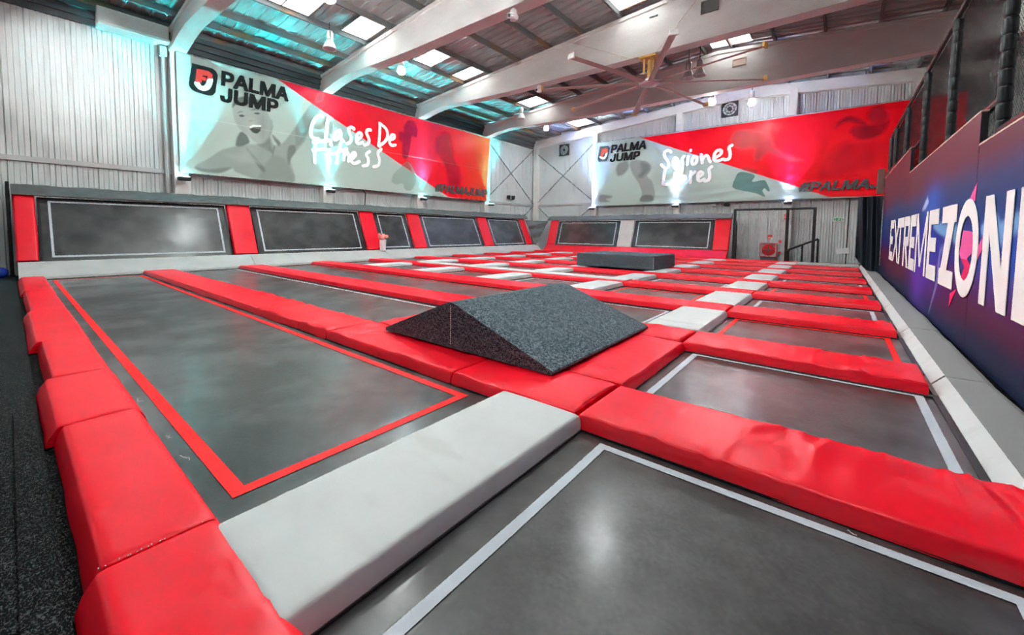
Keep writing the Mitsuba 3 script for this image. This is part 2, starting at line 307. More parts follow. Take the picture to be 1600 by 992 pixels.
bell_lamp(-13.9, 10.12, 7.70, True, 'brightly lit bell lamp just past the second roof girder')
bell_lamp(-13.9, 18.0, 7.62, False, 'unlit bell lamp hanging by the fourth roof girder')
bell_lamp(-13.9, 20.45, 7.50, True, 'lit bell lamp near the back left corner')
bell_lamp(-4.62, 19.8, 7.16, True, 'brightly lit bell lamp in front of the back wall, right of the fan')
bell_lamp(-3.35, 21.6, 7.35, True, 'small lit lamp close to the back wall, right of the brightest one')
bell_lamp(-4.75, 16.6, 7.36, False, 'left one of a pair of unlit bell lamps behind the fan')
bell_lamp(-4.35, 16.6, 7.36, False, 'right one of a pair of unlit bell lamps behind the fan')
bell_lamp(4.1, 21.9, 7.0, False, 'unlit bell lamp over the mezzanine, seen through the netting')
for x, y, l in ((-10.8, 5.6, 'lit bell lamp above the left end of the very long trampoline'), (-4.7, 10.0, 'lit bell lamp above the middle of the court, before the fan'), (-7.8, 5.6, 'lit bell lamp above and left of the foam wedge'),
                (-1.0, 5.2, 'lit bell lamp above the third row beside the partition'), (-6.2, 3.2, 'lit bell lamp above the long trampoline, in front of the wedge'), (.1, 1.4, 'lit bell lamp straight above the right foreground trampoline')):
    bell_lamp(x, y, 7.5, True, l)
# spotlight on the left wall
k = thing('wall_spotlight', 'white floodlight above the picture aimed at the left wall', 'lamp')
obj('housing', cbox(-13.2, -12.9, 1.0, 1.3, 7.5, 7.7), 'white_plain', parent=k)
obj('bracket', tube((-13.05, 1.15, 7.7), (-13.05, 1.15, roofz(-13.05) - .1), .015, 6), 'white_plain', parent=k)
o = np.array([-13.25, 1.15, 7.6]); tg = np.array([XL, 1.6, 5.75])
scene[k + '_light'] = {'type': 'spot', 'to_world': T4().look_at(o.tolist(), tg.tolist(), [0, 0, 1]), 'intensity': rgb((90, 92, 91)), 'cutoff_angle': 22.0, 'beam_width': 1.0}

def uplight(x, y, z, tilt, color, label, axis):
    """small black floodlight on a bracket, aimed up along the wall"""
    k = thing('uplight', label, 'lamp')
    a = (.17, .11) if axis == 'x' else (.11, .17)
    obj('body', cbox(x - a[0], x + a[0], y - a[1], y + a[1], z - .16, z - .04, .02), 'black_steel', parent=k)
    ln = bx(x - a[0] * .8, x + a[0] * .8, y - a[1] * .8, y + a[1] * .8, z - .045, z - .03)
    mx = max(color)
    obj('lens', ln, 'white_plain', parent=k, emitter={'type': 'area', 'radiance': rgb([20.0 * c / mx + 8.0 for c in color])})
    o = np.array([x, y, z + .02]); tgt = o + np.array([tilt[0], tilt[1], 1.0])
    scene[k + '_wash'] = {'type': 'spot', 'to_world': T4().look_at(o.tolist(), (o + np.array([-tilt[0] * 1.5, -tilt[1] * 1.5, 1.0])).tolist(), [0.3, 1, 0]), 'intensity': rgb(color), 'cutoff_angle': 31.0, 'beam_width': 10.0}
    mx = max(color); cc = [c * .55 + mx * .45 for c in color]
    scene[k + '_beam'] = {'type': 'spot', 'to_world': T4().look_at(o.tolist(), tgt.tolist(), [0.3, 1, 0]), 'intensity': rgb([c * .34 for c in cc]), 'cutoff_angle': 8.5, 'beam_width': 2.0}
    return k
UL = [('turquoise uplight at the logo end of the left banner', BEAMS[2]), ('turquoise uplight under the script of the left banner', BEAMS[3]), ('turquoise uplight under the red part of the left banner', BEAMS[4]), ('white uplight at the far end of the left banner', BEAMS[5] + .15)]
for l, y in UL:
    uplight(XL + .64, y, 2.98, (-.10, 0), UP_L, l, 'y')
    obj('bracket', bx(XL + .38, XL + .58, y - .04, y + .04, 2.84, 2.90), 'black_steel', parent=[q for q in labels if q.startswith('uplight')][-1])
for l, y in (('turquoise uplight on the left wall behind the camera', BEAMS[0]),):
    uplight(XL + .64, y, 2.98, (-.10, 0), UP_L, l, 'y')
    obj('bracket', bx(XL + .38, XL + .58, y - .04, y + .04, 2.84, 2.90), 'black_steel', parent=[q for q in labels if q.startswith('uplight')][-1])
for l, x in (('blue uplight at the left end of the back banner', GX[1]), ('blue uplight under the white script of the back banner', GX[2]), ('blue uplight under the red half of the back banner', GX[3])):
    uplight(x, YB - .60, 2.86, (0, .10), UP_B, l, 'x')
    obj('bracket', bx(x - .04, x + .04, YB - .52, YB - .36, 2.72, 2.78), 'black_steel', parent=[q for q in labels if q.startswith('uplight')][-1])

# ---------------------------------------------------------------- ceiling fan
k = thing('ceiling_fan', 'huge eight-bladed ceiling fan hanging from the third roof girder', 'ceiling fan')
hx, hy, hz = -5.25, BEAMS[4], 6.30
fan = k
obj('yoke', cat_([bx(hx - .28, hx + .28, hy - .26, hy + .26, 7.10, 7.17), bx(hx - .05, hx + .05, hy - .05, hy + .05, 6.45, 7.1), bx(hx - .16, hx - .11, hy - .16, hy - .11, 6.6, 7.1), bx(hx + .11, hx + .16, hy - .05, hy, 6.6, 7.1)]), 'yellow_steel', parent=k)
obj('hub', lathe([(0, hz + .16), (.13, hz + .16), (.17, hz + .10), (.30, hz + .05), (.34, hz), (.30, hz - .05), (.15, hz - .09), (0, hz - .10)], 28, (hx, hy, 0)), 'aluminium', parent=k)
def blade(a):
    n = 10; v, f = [], []
    for i in range(n + 1):
        r = .28 + (3.62 - .28) * i / n; w = .10 + .0 * i; ang = math.radians(14 - 6 * i / n); dz = -.05 * (i / n) ** 2
        for s, t in ((-1, .012), (-.3, .025), (.6, .018), (1, .004), (.6, -.006), (-.3, -.006)):
            y = s * w; v.append((r, y * math.cos(ang), y * math.sin(ang) + t + dz))
    m = 6
    for i in range(n):
        for j in range(m): f.append((i * m + j, (i + 1) * m + j, (i + 1) * m + (j + 1) % m, i * m + (j + 1) % m))
    q = tm((np.array(v), np.array(f)))
    q = cat_([q, trimesh.convex.convex_hull(q.vertices[:m]) if False else trimesh.Trimesh(q.vertices[:m], [(0, 1, 2), (0, 2, 3), (0, 3, 4), (0, 4, 5)], process=False), trimesh.Trimesh(q.vertices[-m:], [(0, 2, 1), (0, 3, 2), (0, 4, 3), (0, 5, 4)], process=False)])
    q.apply_transform(trimesh.transformations.rotation_matrix(a, (0, 0, 1))); q.apply_translation((hx, hy, hz)); return q
for i in range(8):
    a = math.radians(-15.5 + 45 * i)
    b = obj('blade', blade(a), 'fan_metal', parent=k)
    tip = bx(3.60, 3.66, -.11, .11, -.08, .06); tip.apply_transform(trimesh.transformations.rotation_matrix(a, (0, 0, 1))); tip.apply_translation((hx, hy, hz))
    obj('tip_cap', tip, 'white_plain' if i in (6, 7) else 'yellow_steel', parent=b)
for l, q in (('thin stay wire running left from the fan to the girder', (-8.25, hy - .3, 8.40)), ('thin stay wire running up right from the fan to the girder', (-3.7, hy - .3, 8.43))):
    obj('stay_wire', tube((hx, hy - .2, 6.9), q, .008, 6), 'tan_paint', label=l, cat='wire')
def camera_dome(x, y, z, l):
    k = thing('security_camera', l, 'camera')
    obj('mount', cbox(x - .05, x + .05, y - .05, y + .05, z - .04, z, .01), 'white_plain', parent=k)
    obj('body', cat_([tube((x, y, z - .3), (x, y, z - .04), .09, 16), tube((x + .03, y - .22, z - .27), (x + .03, y + .1, z - .2), .07, 14)]), 'white_plain', parent=k)
    obj('lens', tube((x + .03, y - .235, z - .275), (x + .03, y - .215, z - .27), .045, 12), 'lens_black', parent=k)
camera_dome(-7.05, BEAMS[3] - .1, 7.19, 'white camera hanging under the second roof girder')
camera_dome(-9.75, BEAMS[4] - .1, 7.19, 'white camera hanging under the fan girder, left of the fan')

# ---------------------------------------------------------------- wall ventilators
def vent(x, z, s, l):
    k = thing('wall_ventilator', l, 'ventilator'); y = YB - .05
    P = Polygon([(-s, -s), (s, -s), (s, s), (-s, s)]).difference(Point(0, 0).buffer(s * .86, 24))
    obj('frame', mapm(prism(P, .12), BACKWALL, (x, y, z)), 'black_steel', parent=k)
    obj('backplate', mapm(prism(Point(0, 0).buffer(s * .88, 24), .02), BACKWALL, (x, y, z)), 'white_plain', parent=k)
    R_ = Point(0, 0).buffer(s * .62, 24).difference(Point(0, 0).buffer(s * .5, 24))
    obj('grille', mapm(prism(unary_union([R_] + [LineString([(0, 0), (s * .86 * math.cos(a), s * .86 * math.sin(a))]).buffer(s * .035) for a in np.arange(8) * math.pi / 4 + .3]), .02), BACKWALL, (x, y - .06, z)), 'dark_grey_box', parent=k)
    obj('hub', mapm(prism(Point(0, 0).buffer(s * .26, 20), .05), BACKWALL, (x, y - .05, z)), 'black_steel', parent=k)
vent(-4.85, 7.92, .40, 'square black ventilator with a white rim above the red half of the back banner')
vent(-15.2, 6.93, .38, 'square black ventilator between the brace rods on the back wall')


# outlines of the printed figures and lettering, in metres on their own sheet
ART = {
 'l_tri': [(6.77,7.08),(19.26,7.02),(18.92,3.03),(15.75,3.13)],
 'l_logo': [(4.14,6.81),(4.9,6.81),(4.75,5.83),(4.0,5.91)],
 'l_logoF': [(4.27,6.65),(4.6,6.67),(4.7,6.59),(4.68,6.45),(4.61,6.45),(4.57,6.4),(4.58,6.48),(4.55,6.51),(4.42,6.5),(4.41,6.43),(4.52,6.43),(4.5,6.33),(4.39,6.33),(4.37,6.22),(4.3,6.25),(4.22,6.21)],
 'l_logoJ': [(4.64,6.42),(4.59,6.19),(4.47,6.04),(4.33,6.05),(4.26,6.16)],
 'l_palma': [(4.95,6.33),(7.25,6.35),(5.02,6.8)],
 'l_jump': [(4.91,5.75),(6.79,5.86),(5.07,6.22)],
 'hair': [(5.28,5.6),(5.29,5.75),(5.4,5.97),(5.66,6.11),(6.0,6.15),(6.25,6.04),(6.43,5.72),(6.49,5.48),(6.24,5.88),(5.48,5.77),(5.35,5.57)],
 'face': [(5.28,5.6),(5.33,5.18),(5.5,4.87),(5.76,4.72),(6.02,4.47),(6.31,4.52),(6.5,4.86),(6.63,5.28),(6.52,5.59),(6.43,5.77),(6.25,5.93),(5.48,5.82)],
 'mouth': [(5.79,4.98),(5.95,5.11),(6.23,5.13),(6.2,4.96),(6.08,4.82),(5.94,4.83)],
 'teeth': [(5.82,5.03),(5.95,5.14),(6.23,5.17),(6.21,5.1),(5.97,5.05),(5.85,4.98)],
 'eye1': [(5.47,5.36),(5.58,5.44),(5.7,5.4),(5.58,5.33)],
 'eye2': [(5.96,5.55),(6.08,5.63),(6.22,5.61),(6.1,5.54)],
 'brow1': [(5.43,5.43),(5.52,5.54),(5.66,5.55),(5.52,5.5)],
 'brow2': [(5.85,5.63),(5.99,5.73),(6.15,5.72),(5.99,5.69)],
 'nose': [(5.77,5.22),(5.86,5.29),(5.98,5.29),(5.86,5.22)],
 'bun': [(5.52,4.8),(5.63,4.8),(5.76,4.67),(5.84,4.44),(5.55,4.26),(5.34,4.23),(5.4,4.56)],
 'braid': [(6.58,4.93),(6.94,4.63),(6.84,4.46),(6.65,4.71)],
 'body': [(5.84,4.39),(6.02,4.42),(6.3,4.46),(6.53,4.87),(6.64,4.47),(6.94,4.57),(7.26,5.0),(8.0,6.19),(7.98,5.03),(7.5,4.4),(7.23,4.03),(7.53,3.05),(6.04,3.09),(5.29,3.31),(5.25,3.45),(4.86,3.19),(4.27,3.19),(4.06,3.33),(4.56,3.7),(4.89,4.03),(5.31,4.22)],
 'top': [(6.04,3.14),(6.19,3.57),(6.64,4.36),(7.18,4.02),(7.53,3.05)],
 'jaw': [(6.16,4.44),(6.45,4.75),(6.57,5.19),(6.66,5.31),(6.6,4.98),(6.48,4.65),(6.21,4.4)],
 'ear': [(6.54,5.49),(6.64,5.43),(6.61,5.19),(6.52,5.18)],
 'neckshadow': [(6.02,4.46),(6.31,4.5),(6.5,4.76),(6.55,4.51),(6.63,4.15),(6.49,4.24),(6.25,4.3)],
 'strap1': [(5.66,4.23),(5.75,4.26),(6.38,3.49),(6.23,3.37)],
 'strap2': [(6.64,4.47),(6.71,4.48),(6.63,4.15),(6.58,3.99)],
 'armedge': [(4.06,3.33),(4.27,3.19),(4.86,3.19),(5.25,3.45),(4.99,3.42),(4.54,3.29)],
 'chest': [(6.19,3.52),(6.63,4.15),(7.13,4.01),(7.48,3.05),(6.66,3.1),(6.06,3.12)],
 'pit': [(7.19,4.56),(7.46,4.66),(7.5,4.4),(7.26,4.03),(7.2,3.75),(7.13,4.07)],
 'arm': [(7.48,5.42),(8.06,6.33),(8.37,6.93),(8.7,7.08),(8.55,6.34),(8.15,5.55),(7.45,4.38)],
 'hand': [(8.37,6.93),(8.7,7.08),(8.64,6.68),(8.28,6.49)],
 'feet': [(11.97,3.63),(12.12,4.03),(12.66,4.48),(12.98,4.85),(13.54,4.19),(13.5,3.72),(13.21,3.26),(12.81,3.26),(12.69,3.64),(12.26,3.47)],
 'w2': [(12.99,6.87),(13.47,6.84),(13.64,6.41),(13.55,6.0),(13.22,6.13),(13.14,5.46),(12.98,4.85),(12.66,4.87),(12.67,5.64),(12.75,6.37)],
 'w2b': [(12.44,6.18),(12.75,6.17),(12.67,5.64),(12.44,5.73)],
 'w3': [(14.78,6.21),(15.36,6.69),(15.88,6.67),(15.88,6.21),(16.24,5.22),(16.7,4.75),(16.7,3.87),(16.24,3.3),(15.8,3.59),(15.53,4.86),(14.78,5.52)],
 'l_hash': [(14.73,3.37),(18.94,3.41),(14.86,3.73)],
 'r_tri': [(-9.6,6.97),(3.8,7.0),(3.8,2.9),(-0.42,2.99),(-1.61,3.52)],
 'r_logo': [(-12.27,6.76),(-11.57,6.73),(-11.72,5.79),(-12.46,5.78)],
 'r_logoF': [(-12.15,6.55),(-11.86,6.6),(-11.71,6.49),(-11.77,6.3),(-11.94,6.32),(-12.08,6.09),(-12.23,6.11)],
 'r_logoJ': [(-11.79,6.3),(-11.87,6.04),(-12.01,5.95),(-12.23,6.08)],
 'r_palma': [(-11.5,6.31),(-9.18,6.26),(-11.43,6.75)],
 'r_jump': [(-11.54,5.74),(-9.59,5.69),(-11.47,6.19)],
 'f1': [(-11.16,5.18),(-11.05,5.59),(-10.39,5.71),(-10.24,5.26),(-10.64,4.82),(-11.03,4.75)],
 'f2': [(-10.26,5.62),(-9.7,5.66),(-9.17,5.51),(-8.91,5.24),(-8.95,4.84),(-9.2,4.66),(-8.78,4.28),(-8.6,3.47),(-8.69,3.08),(-9.62,3.11),(-9.37,3.61),(-9.66,4.29),(-9.88,4.56),(-10.22,5.2)],
 'f2d': [(-9.59,5.55),(-9.07,5.4),(-8.9,5.09),(-9.15,4.81),(-9.45,4.53),(-9.72,4.65),(-9.46,4.93)],
 'f2s': [(-9.62,3.11),(-9.37,3.51),(-8.75,3.48),(-8.69,3.08)],
 'f3': [(-12.28,3.7),(-11.34,3.55),(-11.39,3.42),(-11.86,3.35),(-11.39,3.17),(-12.33,3.15)],
 'jf': [(-4.24,4.54),(-3.4,4.26),(-3.67,3.88),(-3.03,4.0),(-2.9,3.73),(-2.78,3.41),(-2.87,3.36),(-3.03,3.58),(-3.14,3.43),(-2.97,3.16),(-3.04,3.11),(-3.41,3.33),(-4.52,3.61),(-4.48,3.94)],
 'j1': [(-4.76,6.09),(-4.47,6.75),(-2.9,6.42),(-2.69,5.57),(-2.06,5.04),(-1.39,4.83),(-1.93,4.75),(-2.67,5.18),(-2.95,5.4),(-3.38,4.92),(-3.58,5.15),(-3.5,5.67),(-4.36,5.66)],
 'j1b': [(-4.24,4.54),(-4.03,4.71),(-3.37,4.5),(-3.4,4.26)],
 'k1': [(-0.39,6.12),(-0.25,6.4),(-0.02,6.59),(0.23,6.63),(0.49,6.48),(0.77,6.25),(0.72,6.13),(0.43,6.29),(0.17,6.41),(-0.05,6.38),(-0.23,6.23)],
 'k3': [(0.81,6.39),(0.81,6.64),(0.9,6.83),(1.06,6.9),(1.27,6.86),(1.43,6.71),(1.51,6.46),(1.47,6.24),(1.34,6.1),(1.1,6.1),(0.91,6.19)],
 'k4': [(0.19,5.95),(0.34,6.16),(0.72,6.18),(0.96,6.12),(1.37,6.14),(1.53,6.27),(1.45,5.89),(1.29,5.64),(0.99,5.52),(0.57,5.53),(0.31,5.68)],
 'k2': [(0.14,5.52),(1.2,5.56),(1.17,4.57),(0.84,4.23),(-0.04,3.84),(-0.89,3.9),(-0.29,5.19)],
 'r_hash': [(-1.66,3.3),(1.23,3.32),(-1.57,3.72)],
 'm1': [(9.05,1.38),(8.61,1.47),(8.16,1.39),(7.74,1.43),(7.24,1.35),(7.35,1.13),(7.67,1.22),(8.22,1.24)],
 'm2': [(6.3,1.32),(6.11,1.42),(5.97,1.51),(5.74,1.44),(5.62,1.36),(5.24,1.46),(5.0,1.41),(4.97,1.29),(5.2,1.28),(5.56,1.15),(6.11,1.2)],
 'bolt1': [(6.52,1.82),(6.55,1.62),(6.83,1.64)],
 'bolt2': [(6.98,1.31),(6.67,1.3),(6.44,1.27),(6.43,1.09),(6.72,0.99),(6.55,0.93),(6.71,0.73),(7.02,0.68),(6.8,0.89),(7.09,1.03)],
 'bolt3': [(7.1,0.61),(7.45,0.34),(7.43,0.52)],
 'bolt4': [(6.34,1.11),(6.12,1.25),(6.03,1.23),(6.09,1.14),(6.3,0.99)],
 'streak': [(8.33,1.06),(7.95,1.14),(7.63,1.12),(8.25,0.99),(8.33,0.55),(8.82,0.07),(8.45,0.54)],
 'spark': [(9.68,1.89),(9.52,1.79),(9.81,1.69),(10.16,1.69)],
 'l_script': [[(8.57,6.02),(8.43,6.04),(8.21,5.78),(8.09,5.43),(8.06,5.16),(8.17,5.02),(8.39,5.04)],[(8.85,6.05),(8.76,5.68),(8.71,5.29),(8.72,5.07)],[(9.36,5.58),(9.16,5.48),(9.07,5.24),(9.12,5.11),(9.3,5.28),(9.42,5.56),(9.36,5.24),(9.51,5.15)],[(10.01,5.79),(9.89,5.85),(9.73,5.73),(9.79,5.55),(9.89,5.39),(9.84,5.15),(9.66,5.06)],[(10.19,5.33),(10.42,5.55),(10.33,5.71),(10.16,5.56),(10.1,5.29),(10.19,5.13),(10.45,5.26)],[(10.86,5.9),(10.72,5.9),(10.62,5.76),(10.69,5.6),(10.8,5.44),(10.72,5.22),(10.52,5.15)],[(11.38,6.31),(11.34,5.9),(11.3,5.41),(11.26,5.25)],[(11.34,6.3),(11.7,6.16),(11.8,5.87),(11.69,5.54),(11.3,5.23)],[(11.87,5.6),(12.17,5.75),(12.17,5.94),(11.99,5.9),(11.85,5.6),(11.94,5.36),(12.22,5.44)],[(8.27,4.88),(8.21,4.39),(8.22,4.04)],[(8.19,4.87),(8.92,5.08)],[(8.16,4.54),(8.68,4.68)],[(8.85,4.65),(8.84,4.26),(8.87,4.13)],[(8.93,4.91),(8.94,4.89)],[(9.39,5.05),(9.25,4.6),(9.17,4.14)],[(9.02,4.51),(9.65,4.84)],[(9.53,4.64),(9.51,4.33)],[(9.51,4.47),(9.68,4.73),(9.76,4.56),(9.73,4.3)],[(9.86,4.41),(10.11,4.62),(10.03,4.75),(9.9,4.64),(9.83,4.34),(9.99,4.2),(10.26,4.36)],[(10.79,4.89),(10.58,4.75),(10.74,4.54),(10.7,4.24),(10.45,4.18)],[(11.42,5.11),(11.19,4.9),(11.33,4.61),(11.27,4.29),(10.99,4.21)]],
 'r_script': [[(-7.76,5.91),(-7.92,6.04),(-8.14,5.95),(-8.13,5.69),(-7.89,5.37),(-7.85,5.06),(-8.03,4.97),(-8.3,5.22)],[(-7.59,5.19),(-7.36,5.39),(-7.46,5.56),(-7.6,5.49),(-7.64,5.12),(-7.48,4.96),(-7.3,5.09)],[(-7.0,5.57),(-7.15,5.44),(-7.04,5.21),(-7.08,4.92),(-7.27,4.88)],[(-6.8,5.55),(-6.83,5.1)],[(-6.68,5.88),(-6.67,5.85)],[(-6.48,5.52),(-6.61,5.31),(-6.55,5.06),(-6.36,5.11),(-6.3,5.43),(-6.48,5.52)],[(-6.11,5.58),(-6.04,5.12)],[(-6.05,5.29),(-5.81,5.59),(-5.64,5.13)],[(-5.47,5.27),(-5.06,5.51),(-5.14,5.75),(-5.39,5.68),(-5.5,5.27),(-5.3,5.11),(-4.99,5.22)],[(-4.59,5.9),(-4.76,5.81),(-4.66,5.53),(-4.68,5.19),(-4.89,5.16)],[(-8.03,4.97),(-8.13,4.49),(-8.19,4.0),(-7.71,4.1)],[(-7.5,4.66),(-7.52,4.15)],[(-7.46,4.94),(-7.46,4.91)],[(-7.05,5.07),(-7.14,4.63),(-7.23,4.09)],[(-7.14,4.38),(-6.96,4.51),(-6.87,4.29),(-7.2,4.05)],[(-6.62,4.67),(-6.63,4.07)],[(-6.65,4.45),(-6.4,4.65)],[(-6.2,4.34),(-5.96,4.5),(-6.07,4.66),(-6.24,4.56),(-6.26,4.24),(-6.12,4.09),(-5.91,4.22)],[(-5.55,4.86),(-5.71,4.75),(-5.62,4.44),(-5.66,4.13),(-5.87,4.09)]],
}


# ---------------------------------------------------------------- flat print: colours per vertex, lettering as thin raised print
def sdf(P, poly):
    """signed distance of the points to the polygon, negative inside; far points just get a large number"""
    poly = np.asarray(poly, float)
    near = np.all((P > poly.min(0) - .6) & (P < poly.max(0) + .6), 1)
    out = np.full(len(P), 1e3)
    if near.any(): out[near] = _sdf(P[near], poly)
    return out
def rounded(p, n=2):
    p = np.asarray(p, float)
    for _ in range(n):
        q = np.roll(p, -1, 0); p = np.stack([.8 * p + .2 * q, .2 * p + .8 * q], 1).reshape(-1, 2)
    return p
for _n in 'hair face mouth eye1 eye2 brow1 brow2 nose bun braid body jaw ear neckshadow strap1 strap2 armedge chest pit arm hand feet w2 w2b w3 f1 f2 f2d f2s f3 jf j1 j1b k1 k2 k3 k4 m1 m2'.split(): ART[_n] = rounded(ART[_n])
def _sdf(P, poly):
    d = np.full(len(P), 1e9); ins = np.zeros(len(P), bool)
    for a, b in zip(poly, np.roll(poly, -1, 0)):
        e = b - a; t = np.clip(((P - a) @ e) / max(e @ e, 1e-12), 0, 1)
        d = np.minimum(d, np.hypot(*(P - a - t[:, None] * e).T))
        c = (a[1] > P[:, 1]) != (b[1] > P[:, 1])
        with np.errstate(divide='ignore', invalid='ignore'):
            ins ^= c & (P[:, 0] < (b[0] - a[0]) * (P[:, 1] - a[1]) / (b[1] - a[1]) + a[0])
    return np.where(ins, -d, d)
def paint(col, P, poly, c, soft=.03, alpha=1.0):
    a = alpha * np.clip(.5 - sdf(P, poly) / (2 * soft), 0, 1)[:, None]
    return col * (1 - a) + np.asarray(c, float) * a
def print_sheet(u0, u1, v0, v1, step, colour, wave, A, o):
    nu, nv = int((u1 - u0) / step) + 1, int((v1 - v0) / step) + 1
    u, v = np.meshgrid(np.linspace(u0, u1, nu), np.linspace(v0, v1, nv), indexing='ij')
    P = np.c_[u.ravel(), v.ravel()]
    col = colour(P); w = wave(P)
    i = np.arange((nu - 1) * nv).reshape(nu - 1, nv)[:, :-1].ravel()
    f = np.c_[i, i + nv, i + nv + 1, i + 1]
    m = mapm(tm((np.c_[P, w], f)), A, o)
    return m, np.clip(col, 0, 1)
def chaikin(p, n=2):
    p = np.asarray(p, float)
    for _ in range(n):
        q = [p[0]]
        for a, b in zip(p[:-1], p[1:]): q += [.75 * a + .25 * b, .25 * a + .75 * b]
        p = np.array(q + [p[-1]])
    return p
def strokes(ls, r):
    return unary_union([(LineString(chaikin(l)) if len(l) > 1 else Point(l[0])).buffer(r, 6) for l in ls])
def text_fit(s, u0, u1, v0, h, shear=0.0, fat=.012):
    m = meshkit.text_mesh(s, h, .006, bold=True)
    b = m.bounds; m.apply_translation((-b[0][0], 0, 0)); m.apply_scale((( u1 - u0) / (b[1][0] - b[0][0]), 1, 1))
    ms = []
    for dx in (-fat, 0, fat):
        for dy in (-fat * .7, fat * .7):
            q = m.copy(); q.apply_translation((dx, dy, 0)); ms.append(q)
    m = cat_(ms); v = m.vertices.copy(); v[:, 0] += shear * v[:, 1]; m.vertices = v
    m.apply_translation((u0, v0, 0)); return m
def bwave(seed, wr):
    def f(P):
        u, v = P.T
        a = .025 * meshkit.fbm(np.c_[u * .5, v * .3, 0 * u], 2, seed)
        b = wr(u, v)
        return a + b
    return f
MINT, GREYF = (.38, .475, .43), (.40, .47, .43)
LU0, LU1, LV0, LV1 = 3.72, 19.30, 3.10, 7.06
def lcol(P):
    c = np.tile(np.array(MINT, float), (len(P), 1))
    c *= (1 - .06 * meshkit.fbm(np.c_[P * .6, 0 * P[:, :1]], 3, 5))[:, None]
    c = paint(c, P, ART['body'], (.23, .28, .255), .035)
    c = paint(c, P, ART['chest'], (.185, .225, .20), .06, .8); c = paint(c, P, ART['neckshadow'], (.11, .14, .125), .05, .8)
    for n, q in (('strap1', .11), ('strap2', .11), ('armedge', .14), ('pit', .11)): c = paint(c, P, ART[n], (q, q * 1.2, q * 1.1), .035, .8)
    c = paint(c, P, ART['arm'], (.19, .235, .21), .03)
    c = paint(c, P, [(5.45, 3.75), (5.75, 4.25), (6.05, 4.3), (5.9, 3.9)], (.32, .38, .35), .25, .7)
    c = paint(c, P, ART['braid'], (.12, .15, .14), .04); c = paint(c, P, ART['bun'], (.09, .12, .11), .03)
    c = paint(c, P, ART['hair'], (.10, .13, .12), .03); c = paint(c, P, ART['face'], (.30, .35, .325), .022); c = paint(c, P, ART['jaw'], (.18, .22, .20), .04, .8); c = paint(c, P, ART['ear'], (.27, .32, .295), .03)
    fc = np.mean(ART['face'], 0)
    c = paint(c, P, [(fc[0] + .28 + .18 * math.cos(t), fc[1] - .05 + .5 * math.sin(t)) for t in np.arange(12) * math.pi / 6], (.20, .245, .22), .14, .7)
    c = paint(c, P, [(fc[0] - .12 + .14 * math.cos(t), fc[1] - .1 + .2 * math.sin(t)) for t in np.arange(12) * math.pi / 6], (.40, .45, .42), .14, .6)
    for n, q in (('mouth', .035), ('eye1', .06), ('eye2', .06), ('brow1', .09), ('brow2', .09)): c = paint(c, P, ART[n], (q, q * 1.1, q * 1.05), .018)
    c = paint(c, P, [(fc[0] + .02, fc[1] - .95), (fc[0] + .45, fc[1] - .75), (fc[0] + .35, fc[1] - 1.35), (fc[0] + .15, fc[1] - 1.5)], (.22, .27, .24), .12, .7)
    c = paint(c, P, [(fc[0] - .9, fc[1] - 1.35), (fc[0] - .3, fc[1] - 1.25), (fc[0] + .1, fc[1] - 1.45), (fc[0] - .35, fc[1] - 1.5)], (.31, .36, .33), .12, .7)
    c = paint(c, P, ART['nose'], (.20, .25, .22), .03, .8); c = paint(c, P, ART['teeth'], (.74, .78, .76), .012)
    c = paint(c, P, ART['l_tri'], (.78, .004, .012), .012)
    ct = ART['l_tri']
    # right end of the red field turns orange-red
    orange = np.clip((P[:, 0] - 16.6) / 2.0, 0, 1)[:, None] * np.clip(-sdf(P, ct) / .05, 0, 1)[:, None]
    c = c * (1 - orange) + orange * np.array((.80, .045, .012))
    inr = np.clip(.5 - sdf(P, ct) / .03, 0, 1)[:, None]
    r_, g_ = np.array((.22, .0, .012)), np.array((.27, .36, .31))
    for n, so, al in (('w2', .05, 1.0), ('w2b', .05, .9), ('w3', .12, .8)):
        a = al * np.clip(.5 - sdf(P, ART[n]) / (2 * so), 0, 1)[:, None] * inr
        tex = .7 + .3 * meshkit.fbm(np.c_[P * 3, 0 * P[:, :1]], 3, 8)[:, None]
        c = c * (1 - a * tex) + a * tex * r_
    a = np.clip(.5 - sdf(P, ART['hand']) / .12, 0, 1)[:, None] * inr * .8
    c = c * (1 - a) + a * np.array((.30, .02, .03))
    a = np.clip(.5 - sdf(P, ART['feet']) / .04, 0, 1)[:, None]
    c = c * (1 - a) + a * (inr * np.array((.38, .05, .05)) + (1 - inr) * g_)
    # welded seam of the sheet
    s = np.clip(1 - np.abs(P[:, 1] - 5.02) / .018, 0, 1)[:, None] * .25
    return c * (1 - s) + s * np.array((.9, .9, .9))
def lwr(u, v):
    return .03 * np.clip((u - 15.5) / 3, 0, 1) * np.clip((4.1 - v) / 1.0, 0, 1) * np.sin((u * 1.0 + v * 1.3) * 15) + .05 * np.exp(-((v - LV1) / .25) ** 2) * np.clip(np.sin((u - LU0) / (LU1 - LU0) * math.pi * 3), 0, 1)
kb = thing('banner', 'huge banner on the left wall with a laughing woman and the script Clases De Fitness', 'banner')
LB = XL + .46
m, col = print_sheet(LU0, LU1, LV0, LV1, .026, lcol, bwave(3, lwr), LEFTWALL, (LB, 0, 0))
obj('sheet', m, 'vertex_print', parent=kb, smooth=True, color=col)
obj('hem', cat_([tube((LB - .02, LU0, LV1), (LB - .02, LU1, LV1), .03, 8), tube((LB - .02, LU0, LV0 + .02), (LB - .02, LU1, LV0 + .02), .03, 8)]), 'dark_steel', parent=kb)
def lw(m, n=.05): return mapm(m, LEFTWALL, (LB + n, 0, 0))
